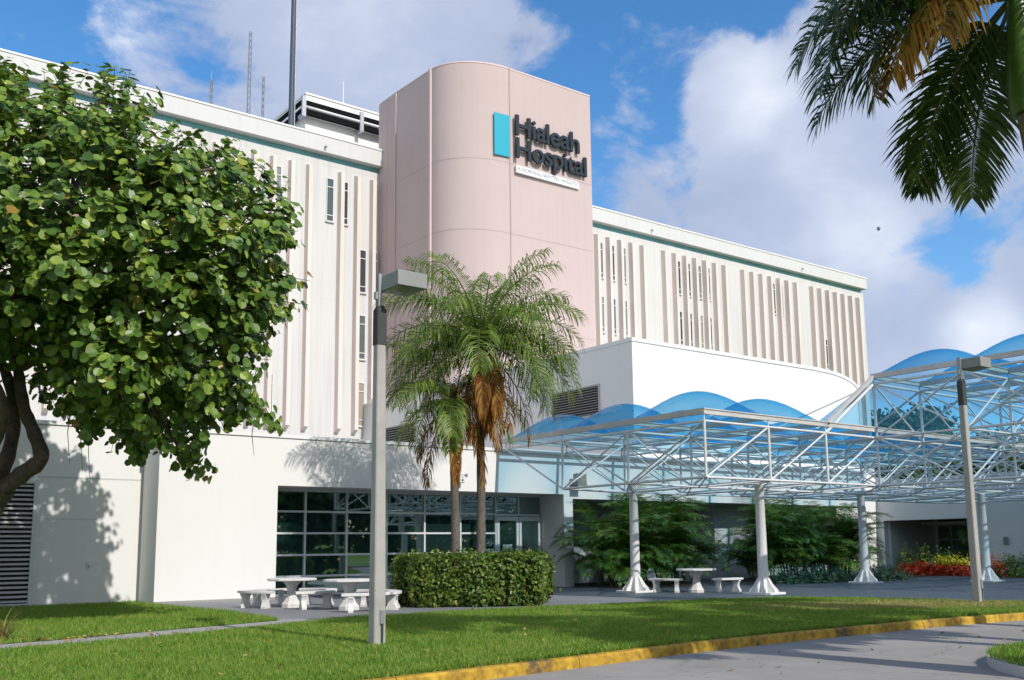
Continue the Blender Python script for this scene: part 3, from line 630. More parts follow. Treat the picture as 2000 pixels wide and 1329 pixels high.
# louvre bank in the side wall
lx1 = ony(68, 1050, 30.36).x
L = MB(); L.box((lx1-0.1, 30.28, 0.03), (lx1, 30.37, 3.52)); L.box((lx1-4.1, 30.28, 0.03), (lx1-4.0, 30.37, 3.52)); L.box((lx1-4.0, 30.284, 3.42), (lx1-0.1, 30.37, 3.52)); L.box((lx1-4.0, 30.284, 0.03), (lx1-0.1, 30.37, 0.1))
Lo = L.build('louvre', 'alu', annex)
v = MB(); v.box((lx1-4.0, 30.35, 0.1), (lx1-0.1, 30.358, 3.42)); v.build('backing', 'dark', Lo)
s = MB(); ns = 26
for i in range(ns):
    z = 0.1+3.32*i/ns+0.03
    s.add([(lx1-4.0, 30.29, z), (lx1-0.1, 30.29, z), (lx1-0.1, 30.345, z+0.05), (lx1-4.0, 30.345, z+0.05), (lx1-4.0, 30.29, z+0.012), (lx1-0.1, 30.29, z+0.012), (lx1-0.1, 30.345, z+0.062), (lx1-4.0, 30.345, z+0.062)],
          [(0,1,2,3),(4,7,6,5),(0,4,5,1),(2,6,7,3),(1,5,6,2),(3,7,4,0)])
s.build('slat', 'slat', Lo)

# ------------------------------------------------------------------ wall fittings (each its own thing)
p = ony(894, 935, YW)
t = thing('security_light', 'grey box security light with a small round lamp, on white wall between palm trunks', 'wall light', (p.x, YW, p.z))
b = MB(); b.box((p.x-0.16, YW-0.26, p.z-0.16), (p.x+0.13, YW-0.02, p.z+0.16)); b.build('housing', 'greypaint', t, bevel=0.02)
b = MB(); b.tube([(p.x+0.03, YW-0.265, p.z-0.07), (p.x+0.03, YW-0.25, p.z-0.07)], 0.035, 12); b.build('eye', 'dark', t)
b = MB(); b.tube([(p.x+0.15, YW-0.22, p.z+0.12), (p.x+0.24, YW-0.26, p.z+0.1)], [0.045, 0.07], 12); b.build('lamp', 'lamp', t)
b = MB(); b.box((p.x-0.06, YW-0.02, p.z-0.1), (p.x+0.06, YW+0.01, p.z+0.1)); b.build('back_plate', 'steel', t)
p = ony(1122, 938, YW)
t = thing('floodlight', 'square grey floodlight on the white wall beside the end of the canopy frame', 'floodlight', (p.x, YW, p.z))
b = MB(); x, z = p.x, p.z
b.add([(x-0.24, YW-0.52, z-0.26), (x+0.2, YW-0.52, z-0.26), (x+0.2, YW-0.2, z-0.16), (x-0.24, YW-0.2, z-0.16), (x-0.24, YW-0.46, z+0.24), (x+0.2, YW-0.46, z+0.24), (x+0.2, YW-0.2, z+0.2), (x-0.24, YW-0.2, z+0.2)],
      [(0,3,2,1),(4,5,6,7),(0,1,5,4),(1,2,6,5),(2,3,7,6),(3,0,4,7)]); b.build('housing', 'lamp', t, bevel=0.015)
b = MB(); b.box((x-0.2, YW-0.53, z-0.22), (x+0.16, YW-0.5, z+0.19)); b.build('lens', 'lens', t)
b = MB(); b.tube([(x, YW, z-0.1), (x, YW-0.22, z-0.1)], 0.05, 10); b.lathe((x, YW-0.06, z-0.2), [(0.1, 0), (0.1, .2)], 10); b.build('arm', 'steel', t)
p = ony(173, 1101, 30.36)
t = thing('wall_outlet', 'tiny grey outlet on the white side wall beside the big louvre', 'outlet', (p.x, 30.36, p.z))
b = MB(); b.lathe((p.x, 30.33, p.z-0.09), [(0.02, 0), (0.05, 0.05), (0.06, 0.16)], 10); b.build('cover', 'coping', t)
b = MB(); b.tube([(p.x, 30.3, p.z-0.05), (p.x, 30.27, p.z-0.12)], 0.02, 8); b.build('spout', 'steel', t)

# ------------------------------------------------------------------ projecting entrance wing
XE = 45.0
ent = thing('entrance_wing', 'white flat-roofed wing standing forward past the canopy with a deep shaded porch', 'building', (50, 22, 0))
y1, y0 = 28.6, onx(1893, 1050, XE).y
b = MB(); b.box((XE, 12, 0), (XE+0.4, y0, 4.5)); b.box((XE, y1, 0), (XE+0.4, YW-0.004, 4.5)); b.box((XE, y0, 2.62), (XE+0.4, y1, 4.5)); b.box((XE+0.4, 12, 0), (62, 12.4, 4.5)); b.box((XE+0.4, 28.5, 0), (62, 28.896, 4.5)); b.build('wall', 'white', ent)
b = MB(); b.box((XE-0.05, 11.95, 4.5), (62, YW-0.05, 4.65)); b.build('roof', 'coping', ent)
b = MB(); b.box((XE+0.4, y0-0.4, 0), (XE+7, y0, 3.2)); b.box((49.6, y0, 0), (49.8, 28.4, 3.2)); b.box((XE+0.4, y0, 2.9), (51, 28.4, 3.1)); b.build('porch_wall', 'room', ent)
b = MB(); b.box((48.2, 26.0, 2.42), (49.6, 28.4, 2.56)); b.build('porch_shelf', 'white', ent)
b = MB(); 
for yy in (26.0, 26.8, 27.6, 28.35): b.box((49.5, yy-0.035, 0.2), (49.6, yy+0.035, 2.42))
for zz in (0.25, 0.95, 1.65, 2.38): b.box((49.51, 26.0, zz-0.03), (49.59, 28.35, zz+0.03))
pw = b.build('porch_window', 'winframe', ent)
b = MB(); b.box((49.56, 26.0, 0.2), (49.58, 28.35, 2.4)); b.build('pane', 'glass', pw)
p = onx(1966, 1056, XE)
t = thing('wall_light', 'small grey bulkhead light on the shaded white wall past the last canopy column', 'wall light', (XE, p.y, p.z))
b = MB(); b.box((XE-0.12, p.y-0.1, p.z-0.17), (XE-0.015, p.y+0.1, p.z+0.17)); b.build('housing', 'lamp', t, bevel=0.02)
b = MB(); b.box((XE-0.135, p.y-0.06, p.z-0.12), (XE-0.115, p.y+0.06, p.z+0.08)); b.build('lens', 'lens', t)
b = MB(); b.box((XE-0.015, p.y-0.06, p.z-0.1), (XE+0.005, p.y+0.06, p.z+0.1)); b.build('back_plate', 'steel', t)
# ================================================================== GROUND
def sheet(name, poly, z, mat, kind='structure'):
    m = MB(); m.add([(p[0], p[1], z) for p in poly], [tuple(range(len(poly)))])
    o = m.build(name, mat); tri = bmesh.new(); tri.from_mesh(o.data); bmesh.ops.triangulate(tri, faces=tri.faces[:])
    for f in tri.faces:
        if f.normal.z < 0: f.normal_flip()
    tri.to_mesh(o.data); tri.free(); return tag(o, kind=kind)
structure(sheet('ground', [(-1500, -1500), (1500, -1500), (1500, 2500), (-1500, 2500)], -0.20, 'lawn'))
sheet('road', [(-120, 1.2), (160, 1.2), (160, 11.25), (-120, 11.25)], -0.13, 'road')
m = MB(); m.box((-120, -60, -0.19), (160, 1.05, -0.02)); structure(m.build('verge', 'lawn'))
m = MB(); m.box((-120, 1.05, -0.19), (160, 1.2, 0.0)); structure(m.build('verge_kerb', 'whitekerb'))
sheet('paving', [(-60, 11.2), (70, 11.2), (70, 33), (-60, 33)], 0.0, 'paving')
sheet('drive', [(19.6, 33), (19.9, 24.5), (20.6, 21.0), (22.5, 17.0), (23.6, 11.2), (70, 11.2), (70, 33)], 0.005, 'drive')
KP = [(-60, 6.9), (-20, 9.0), (-4, 9.85), (2, 10.10), (6.0, 10.33), (8.8, 10.56), (11.4, 10.84), (14.3, 10.93), (18.6, 10.86), (21.5, 10.55), (24, 10.15), (27, 9.6)]
def KY(x): return float(np.interp(x, [p[0] for p in KP], [p[1] for p in KP]))
path_lo = [(-60, 13.5), (-14, 15.0), (-6, 15.9), (0, 16.6), (3.05, 17.2), (5.27, 17.65), (9.39, 19.25)]
path_hi = [(9.05, 20.45), (8.9, 20.12), (6.54, 19.35), (4.07, 18.5), (0, 17.75), (-6, 16.95), (-14, 16.1), (-60, 14.6)]
sheet('path', path_lo+[(10.3, 19.72), (9.5, 20.3)]+path_hi, 0.006, 'path')
lawn_front = path_lo + [(10.52, 19.8), (11.6, 19.70), (13.2, 19.68), (14.8, 19.66), (16.2, 19.40), (17.8, 19.1), (19.4, 18.85), (21.0, 18.75), (22.3, 18.35), (23.3, 17.55), (24.1, 16.1), (24.8, 14.3), (25.6, 12.3), (26.3, KY(26.3))] + [(x_, KY(x_)) for x_ in (24, 22, 20, 18, 16, 14, 12, 10, 8, 6, 4, 2, 0, -4, -10, -20, -40, -60)]
lawn_side = [(-60, 30.34), (8.9, 30.34), (8.95, 28.6), (9.02, 27.1), (9.3, 23.8), (9.15, 21.3)] + path_hi
sheet('lawn', lawn_front, 0.012, 'lawn'); sheet('side_lawn', lawn_side, 0.012, 'lawn')
# kerb: cast in lengths with open joints
m = MB(); x = -60.0; cnt = 0
while x < 27:
    L = 0.75; g_ = 0.012 if cnt % 4 == 3 else 0.0; cnt += 1
    A, B = (x, KY(x)), (x+L-g_, KY(x+L-g_))
    vs = [(p[0], p[1]+dy, z) for dy, z in ((-0.16, -0.19), (-0.135, -0.012), (-0.115, 0.016), (0, 0.018), (0, -0.19)) for p in (A, B)]
    m.add(vs, [(0,1,3,2),(2,3,5,4),(4,5,7,6),(6,7,9,8)]+([(1,9,7,5,3)] if g_ else [])+([(0,2,4,6,8)] if cnt % 4 == 1 else [])); x += L
structure(m.build('kerb', 'kerb'))
# planted island across the road
isl = [(45, 7.25), (14.7, 7.25)] + [(14.7-2.6*math.sin(a), 4.65+2.6*math.cos(a)) for a in [R(180)*i/20 for i in range(1, 20)]] + [(14.7, 2.05), (45, 2.05)]
m = MB(); n = len(isl); inner = grow(isl[::-1], -0.17)[::-1]
vs = [(p[0], p[1], z) for z, P2 in ((-0.19, isl), (0.0, isl), (0.0, inner), (-0.19, inner)) for p in P2]
m.add(vs, [(a*n+i, a*n+(i+1) % n, (a+1)*n+(i+1) % n, (a+1)*n+i) for a in range(3) for i in range(n)]); structure(m.build('island_kerb', 'whitekerb'))
sheet('island_lawn', inner, -0.004, 'lawn')
# planting beds
sheet('planting_bed', [(24.6, 26.2), (26.2, 25.3), (29.0, 26.6), (31.2, 29.0), (31.4, 31.2), (24.75, 31.2)], 0.010, 'soil')
sheet('flower_bed', [(30.2, 25.0), (33.0, 24.2), (40.3, 24.2), (44.95, 24.25), (44.95, 28.85), (37.4, 30.2), (31.8, 28.4)], 0.010, 'soil')
sheet('bed_edge', [(41.2, 18.3), (44.95, 18.3), (44.95, 21.6), (41.6, 21.4)], 0.010, 'soil')

# ================================================================== CANOPY
X0, MX, Y0c, MY = 21.2, 2.85, 18.95, 3.16
gxn = lambda i: X0+MX*i
gyn = lambda j: Y0c+MY*j
ZB, ZT, ZF, ZR, ZRF = 3.41, 5.02, 5.24, 6.86, 7.06
can = thing('entrance_canopy', 'white tubular space frame canopy roofed with blue acrylic domes on round white columns', 'canopy', (30, 22, 0))
lo = MB(); up = MB(); ras = MB()
def tb(m, a, c, r): m.tube([a, c], r, 7, cap=False)
NI, NJ = 8, 3
for j in range(NJ+1):
    for i in range(NI+1):
        x, y = gxn(i), gyn(j)
        if j < NJ: tb(lo, (x, y, ZB), (x, y, ZT), 0.042)
        tb(lo, (x, y, ZT), (x, y, ZF), 0.022)
        if i < NI:
            x2 = gxn(i+1)
            if j < NJ: tb(lo, (x, y, ZB), (x2, y, ZB), 0.040)
            tb(up, (x, y, ZT), (x2, y, ZT), 0.040)
            if j < NJ: tb(lo, (x, y, ZB), (x2, y, ZT), 0.030)
            if 0 < j < NJ: tb(lo, (x, y, ZT), (x2, y, ZB), 0.026)
        if j < NJ:
            y2 = gyn(j+1)
            if j < NJ-1: tb(lo, (x, y, ZB), (x, y2, ZB), 0.040); tb(lo, (x, y, ZT), (x, y2, ZB), 0.029)
            tb(up, (x, y, ZT), (x, y2, ZT), 0.040)
            tb(lo, (x, y, ZB), (x, y2, ZT), 0.029 if i == 0 else 0.025)
        if i < NI and j < NJ-1:
            # inner bottom web and the fan up to the middle of each bay
            cx, cy = x+MX/2, y+MY/2
            tb(lo, (cx, cy, ZB-0.16), (x, y, ZB), 0.026); tb(lo, (cx, cy, ZB-0.16), (gxn(i+1), y, ZB), 0.026)
            tb(lo, (cx, cy, ZB-0.16), (x, gyn(j+1), ZB), 0.026); tb(lo, (cx, cy, ZB-0.16), (gxn(i+1), gyn(j+1), ZB), 0.026)
            if i < NI-1: tb(lo, (cx, cy, ZB-0.16), (cx+MX, cy, ZB-0.16), 0.032)
            if j < NJ-2: tb(lo, (cx, cy, ZB-0.16), (cx, cy+MY, ZB-0.16), 0.032)
lo.build('lattice_frame', 'frame', can); up.build('rail_frame', 'frame', can)
# raised part reaching out over the drive
RI0, RJ0 = 3, -3
for j in range(RJ0, 1):
    for i in range(RI0, NI+1):
        x, y = gxn(i), gyn(j)
        tb(ras, (x, y, ZT), (x, y, ZR), 0.047); tb(ras, (x, y, ZR), (x, y, ZRF), 0.022)
        if j < 0: tb(ras, (x, y, ZB), (x, y, ZT), 0.042)
        if i < NI:
            x2 = gxn(i+1)
            tb(ras, (x, y, ZR), (x2, y, ZR), 0.045)
            if j < 0: tb(ras, (x, y, ZB), (x2, y, ZB), 0.040); tb(ras, (x, y, ZT), (x2, y, ZT), 0.040); tb(ras, (x, y, ZB), (x2, y, ZT), 0.034)
            tb(ras, (x, y, ZR), (x2, y, ZT), 0.030) if j == 0 else tb(ras, (x, y, ZT), (x2, y, ZR), 0.034)
        if j < 0:
            y2 = gyn(j+1)
            for z in (ZB, ZT, ZR): tb(ras, (x, y, z), (x, y2, z), 0.045)
            tb(ras, (x, y2, ZR), (x, y, ZT), 0.030); tb(ras, (x, y2, ZT), (x, y, ZB), 0.036); tb(ras, (x, y, ZT), (x, y2, ZB), 0.032)
            if i == RI0: tb(ras, (x, y2, ZT), (x, y, ZR), 0.032)
tb(ras, (gxn(2), Y0c, ZT), (gxn(3), Y0c, ZR), 0.055)
tb(ras, (gxn(2), gyn(1), ZT), (gxn(3), Y0c, ZR), 0.03)
for i in range(3, NI+1): tb(ras, (gxn(i), gyn(1), ZT), (gxn(i), Y0c, ZR), 0.04)
ras.build('lattice_frame', 'frame', can)
# pale channels under the edges of the domes
def channel(a, c, h=0.16, w=0.055):
    a, c = Vector(a), Vector(c); d = (c-a).normalized(); s = d.cross(Vector((0, 0, 1))).normalized()*w; u = Vector((0, 0, h/2))
    if abs(d.z) > 0.1: u = d.cross(s).normalized()*h/2*(-1)
    m = MB()
    vs = [p+q+r for p in (a, c) for q, r in ((s, u), (s, -u), (-s, -u), (-s, u))]
    m.add(vs, [(0,1,5,4),(1,2,6,5),(2,3,7,6),(3,0,4,7),(3,2,1,0),(4,5,6,7)])
    m.add([p+q*1.5+r for p in (a, c) for q, r in ((s, u*0.9), (s, u*0.55), (s*0.67, u*0.55), (s*0.67, u*0.9))], [(0,1,5,4),(1,2,6,5),(3,0,4,7)])
    m.build('channel', 'beam', can)
for j in range(NJ+1): channel((X0-0.06, gyn(j), ZF+0.06), (gxn(NI)+0.06, gyn(j), ZF+0.06), 0.17 if j == 0 else 0.13)
for i in range(NI+1): channel((gxn(i), Y0c-0.06, ZF+0.065), (gxn(i), gyn(NJ)+0.3, ZF+0.065), 0.17 if i == 0 else 0.12)
for j in range(RJ0, 1): channel((gxn(RI0)-0.05, gyn(j), ZRF+0.06), (gxn(NI), gyn(j), ZRF+0.06), 0.16)
for i in range(RI0, NI+1): channel((gxn(i), gyn(RJ0), ZRF+0.065), (gxn(i), Y0c+0.05, ZRF+0.065), 0.17)
channel((gxn(2), Y0c, ZF+0.04), (gxn(3), Y0c, ZRF+0.05), 0.12)
# domes
def dome(x, y, z, sx, sy, h):
    n = 14; vs, fs = [], []
    for a in range(n+1):
        for c in range(n+1):
            u, v = -1+2*a/n, -1+2*c/n
            zz = h*(max(0, 1-u*u)**0.8)*(max(0, 1-v*v)**0.8)
            vs.append((x+u*sx/2*0.985, y+v*sy/2*0.985, z+zz))
    for a in range(n):
        for c in range(n):
            q = a*(n+1)+c; fs.append((q, q+n+1, q+n+2, q+1))
    m = MB(); m.add(vs, fs, True); m.build('dome', 'dome', can)
for i in range(NI):
    for j in range(NJ):
        if i >= 3 and j == 0: continue
        if i == 2 and j == 0: continue
        dome(gxn(i)+MX/2, gyn(j)+MY/2, ZF+0.15, MX, MY, 0.80)
for i in range(RI0, NI):
    for j in range(RJ0, 0): dome(gxn(i)+MX/2, gyn(j)+MY/2, ZRF+0.15, MX, MY, 0.74)
# sloping blue glazing between the low and the raised roof
for i in range(3, NI):
    m = MB(); m.add([(gxn(i), Y0c, ZRF), (gxn(i+1), Y0c, ZRF), (gxn(i+1), gyn(1), ZF+0.12), (gxn(i), gyn(1), ZF+0.12)], [(0, 1, 2, 3)]); m.build('glazing', 'dome', can)
m = MB(); m.add([(gxn(2), Y0c, ZF+0.12), (gxn(3), Y0c, ZRF), (gxn(3), gyn(1), ZF+0.12), (gxn(2), gyn(1), ZF+0.12)], [(0, 1, 2), (0, 2, 3)]); m.build('glazing', 'dome', can)
# the tie from the end of the frame up to the wall
m = MB(); tb(m, (gxn(0), gyn(NJ), ZT), (gxn(NI), gyn(NJ), ZT), 0.05); m.build('wall_rail', 'frame', can)
# columns with flared gusseted feet
def column(x, y, top=3.2):
    m = MB(); m.lathe((x, y, 0), [(0.165, 0.05), (0.16, 0.5), (0.138, top-0.06), (0.15, top-0.05), (0.15, top)], 24); c = m.build('column', 'column', can)
    g = MB(); g.box((x-0.46, y-0.46, 0), (x+0.46, y+0.46, 0.07))
    g.build('base_plate', 'column', c, bevel=0.01)
    g = MB()
    for k in range(8):
        a = 2*math.pi*k/8; ca, sa = math.cos(a), math.sin(a); t = 0.022; px, py = -sa*t, ca*t
        pr = [(0.155, 0.07), (0.44, 0.07), (0.42, 0.14), (0.30, 0.28), (0.20, 0.46), (0.158, 0.52)]
        vs = [(x+r*ca+s*px, y+r*sa+s*py, z) for s in (1, -1) for r, z in pr]
        g.add(vs, [tuple(range(6)), tuple(range(11, 5, -1))]+[(i, i+6, (i+1) % 6+6, (i+1) % 6) for i in range(6)])
    g.build('gusset', 'column', c)
    s = MB()
    for i in (math.floor((x-X0)/MX), math.floor((x-X0)/MX)+1):
        for j in (math.floor((y-Y0c)/MY), math.floor((y-Y0c)/MY)+1):
            if j > NJ-1: continue
            q = Vector((gxn(i), gyn(j), ZB))
            if (q-Vector((x, y, ZB))).length < 2.6: s.tube([(x, y, top), q], 0.03, 7)
    s.build('bracket', 'frame', c)
cols = [onz(1255, 1158), onz(1508, 1162), onz(1705, 1140), onz(1944, 1137)]
for p in cols: column(p.x, p.y+0.3, 3.22 if p is cols[0] else 3.36)
p = onz(2001, 1121); column(p.x, p.y, 3.36)

# ================================================================== LAMP POSTS
def lamp_post(label):
    t = thing('lamp_post', label, 'lamp post', (0, 0, 0), 0, 'concrete lamp posts on the lawn')
    a, c, H, s = 0.105, 0.078, 5.0, 0.018
    m = MB()
    def ring8(h, z): return [(h-s, -h, z), (h, -h+s, z), (h, h-s, z), (h-s, h, z), (-h+s, h, z), (-h, h-s, z), (-h, -h+s, z), (-h+s, -h, z)]
    m.add(ring8(a, -0.05)+ring8(c, H), [(i, (i+1) % 8, (i+1) % 8+8, i+8) for i in range(8)]+[tuple(range(8, 16))]); m.build('pole', 'pole', t, 0)
    m = MB(); m.add(ring8(c+.012, 4.78)+ring8(c+.010, 5.36)+ring8(0.05, 5.44), [(i, (i+1) % 8, (i+1) % 8+8, i+8) for i in range(8)]+[(i+8, (i+1) % 8+8, (i+1) % 8+16, i+16) for i in range(8)]+[tuple(range(16, 24))]); m.build('sleeve', 'poledark', t, 0)
    m = MB(); m.box((-0.055, -0.05, 5.42), (-0.001, 0.05, 5.97)); m.box((-0.10, -0.03, 5.54), (-0.056, 0.03, 5.66)); m.build('bracket', 'steel', t, 0)
    m = MB()
    x0, x1, yA, yB, z0, z1 = 0.0, 0.55, -0.58, 0.06, 5.68, 5.93
    m.add([(x0, yA, z0), (x1, yA, z0), (x1, yB, z0), (x0, yB, z0), (x0, yA, z1), (x1, yA, z1), (x1, yB, z1), (x0, yB, z1)], [(4,5,6,7),(0,1,5,4),(1,2,6,5),(2,3,7,6),(3,0,4,7),(0,3,2,1)])
    h = m.build('lamp_head', 'lamp', t, 0, bevel=0.012)
    m = MB(); vs = []; n = 8
    for i in range(n+1):
        for j in range(n+1):
            u, v = -1+2*i/n, -1+2*j/n
            vs.append(((x0+x1)/2+u*0.25, (yA+yB)/2+v*0.27, z0-0.004-0.07*(1-u*u)*(1-v*v)))
    m.add(vs, [(i*(n+1)+j, i*(n+1)+j+1, (i+1)*(n+1)+j+1, (i+1)*(n+1)+j) for i in range(n) for j in range(n)], True); m.build('lens', 'lens', h, 0)
    m = MB(); m.tube([(0.03, -0.104, 0.0), (0.03, -0.106, 0.36)], 0.022, 8); m.build('conduit', 'poledark', t, 0)
    m = MB(); m.box((-0.012, -0.135, 0.34), (0.062, -0.1, 0.56)); m.build('junction_box', 'steel', t, 0, bevel=0.008)
    return t
L1 = lamp_post('pale concrete lamp post with dark sleeve and box head, beside the picnic tables')
L2 = copy_tree(L1); L2['label'] = 'pale concrete lamp post standing in dry grass before the raised part of the blue canopy'
q = onz(736, 1262); L1.location = (q.x, q.y, 0)
q = onz(1911, 1178); L2.location = (q.x, q.y, 0); L2.scale = (0.96, 0.96, 1.045)

# ================================================================== PICNIC TABLES AND BENCHES
def hourglass(m, cx, cy, w, t, h, ang):
    """One cast slab leg with a waisted outline, w wide, t thick."""
    pr = [(0.50, 0), (0.50, 0.16), (0.40, 0.26), (0.29, 0.45), (0.28, 0.60), (0.36, 0.78), (0.46, 0.90), (0.46, 1.0)]
    out = [(u*w, v*h) for u, v in pr] + [(-u*w, v*h) for u, v in pr[::-1]]
    ca, sa = math.cos(ang), math.sin(ang); n = len(out)
    vs = [(cx+u*ca-s*t/2*sa, cy+u*sa+s*t/2*ca, z) for s in (-1, 1) for u, z in out]
    m.add(vs, [tuple(range(n)), tuple(range(2*n-1, n-1, -1))]+[(i+n, (i+1) % n+n, (i+1) % n, i) for i in range(n)])
def table(label, loc, group):
    t = thing('picnic_table', label, 'table', loc, 0, group)
    m = MB(); m.lathe((0, 0, 0), [(0.62, 0.69), (0.65, 0.70), (0.65, 0.745), (0.63, 0.755)], 10, False); m.build('table_top', 'concretewhite', t, 0, bevel=0.006)
    m = MB(); m.lathe((0, 0, 0), [(0.27, 0), (0.27, 0.09), (0.20, 0.17), (0.135, 0.30), (0.125, 0.46), (0.17, 0.58), (0.25, 0.66), (0.26, 0.69)], 8, False); m.build('pedestal', 'concretewhite', t, 0, bevel=0.01)
    return t
def bench(label, loc, rotz, group):
    """Short curved bench; its hollow side faces +x."""
    t = thing('picnic_bench', label, 'bench', loc, rotz, group)
    m = MB(); n = 10; vs = []
    for i in range(n+1):
        a = R(180-29+58*i/n)
        for r in (0.97, 1.29): vs += [(1.12+r*math.cos(a), r*math.sin(a), z) for z in (0.385, 0.45)]
    f = []
    for i in range(n):
        o = i*4; f += [(o, o+1, o+5, o+4), (o+2, o+6, o+7, o+3), (o+1, o+3, o+7, o+5), (o, o+4, o+6, o+2)]
    m.add(vs, f+[(0, 2, 3, 1), (n*4, n*4+1, n*4+3, n*4+2)]); m.build('seat', 'concretewhite', t, 0, bevel=0.008)
    for sg in (-1, 1):
        a = R(180+sg*19); m = MB(); hourglass(m, 1.12+1.13*math.cos(a), 1.13*math.sin(a), 0.30, 0.13, 0.385, a); m.build('leg', 'concretewhite', t, 0, bevel=0.008)
    return t
def around(T, side, far, label, group, turn=0.0):
    v = Vector((T[0], T[1], 0)).normalized(); r = Vector((v.y, -v.x, 0))
    p = Vector((T[0], T[1], 0)) + r*side + v*far
    d = Vector((T[0]-p.x, T[1]-p.y)); return bench(label, (p.x, p.y, 0), math.atan2(d.y, d.x)+R(turn), group)
gt, gb = 'white concrete picnic tables', 'white concrete picnic benches'
T1, T2, T3 = (11.22, 24.55, 0), (11.80, 22.45, 0), (24.12, 22.15, 0)
table('white concrete picnic table nearest the blank white wall, in front of the dark glazing', T1, gt)
table('white concrete picnic table half hidden by the concrete lamp post', T2, gt)
table('white concrete picnic table in shade between two canopy columns', T3, gt)
around(T1, -0.95, -0.12, 'white curved bench standing farthest toward the blank white wall', gb, 38)
around(T1, -0.62, 1.02, 'white curved bench in shadow behind the table nearest the blank wall', gb)
around(T1, 0.72, 0.85, 'white curved bench between the two sunny tables, on the side of the glazing', gb)
around(T1, 0.62, -0.95, 'white curved bench between the two sunny tables, on the side of the lawn', gb)
around(T2, 0.40, -1.06, 'white curved bench on the lawn side of the table behind the lamp post', gb)
around(T2, 0.72, 0.95, 'white curved bench on the glazing side of the table behind the lamp post', gb)
around(T2, 1.14, -0.12, 'white curved bench between the lamp post and the clipped hedge', gb)
around(T3, -0.98, -0.05, 'shaded white bench beside the slim column, by the areca palms', gb, 62)
around(T3, 1.0, 0.1, 'shaded white bench nearest the thick front canopy column', gb, -58)
# ================================================================== PLANTS
UP = Vector((0, 0, 1))
def frond(lm, rm, base, az, e0, length, droop, nleaf, llen, lw, hang, rg, rach=0.022, start=0.14, spread=1.0, lift=0.25, plume=0.25, power=1.35, tipw=0.35):
    """One feather frond: an arching rachis and two ranks of drooping leaflets."""
    n = 16; pts = [Vector(base)]; dirs = []
    side0 = Vector((math.sin(az), -math.cos(az), 0)); sway = rg.uniform(-.25, .25)
    for i in range(n):
        t = (i+0.5)/n; e = e0 - droop*(t**power); a = az + sway*t
        d = Vector((math.cos(a)*math.cos(e), math.sin(a)*math.cos(e), math.sin(e))); dirs.append(d); pts.append(pts[-1]+d*(length/n))
    rm.tube(pts, [rach*(1-0.85*i/n) for i in range(n+1)], 5, cap=False)
    for kq in range(nleaf):
        t = start + (1-start)*(kq+0.5)/nleaf
        f = t*n; i = min(n-1, int(f)); p = pts[i]+(pts[i+1]-pts[i])*(f-i); T = dirs[i]
        S = T.cross(UP)
        if S.length < 0.05: S = side0.copy()
        S.normalize(); V = S.cross(T).normalized()
        env = (math.sin(math.pi*(0.12+0.80*((t-start)/(1-start))))**0.7)
        L = llen*env*rg.uniform(0.85, 1.12)
        fw = 0.35+0.75*t*t
        for sg in (-1, 1):
            d0 = (S*sg*spread + T*fw + V*(lift+rg.uniform(-plume, plume))).normalized()
            p1 = p+d0*L*0.40
            d1 = (d0*(1-hang*0.35) - UP*hang*rg.uniform(.7, 1.2)*0.9).normalized(); p2 = p1+d1*L*0.34
            d2 = (d1 - UP*hang*0.9).normalized(); p3 = p2+d2*L*0.30
            wv = T*(lw*0.5)
            wv2 = (wv - d0*wv.dot(d0))
            if wv2.length < 1e-5: wv2 = V*lw*0.5
            wv2 = wv2.normalized()*lw*0.5
            lm.add([p-wv2*tipw, p+wv2*tipw, p1-wv2, p1+wv2, p2-wv2*0.8, p2+wv2*0.8, p3], [(0, 1, 3, 2), (2, 3, 5, 4), (4, 5, 6)], False)
    return pts

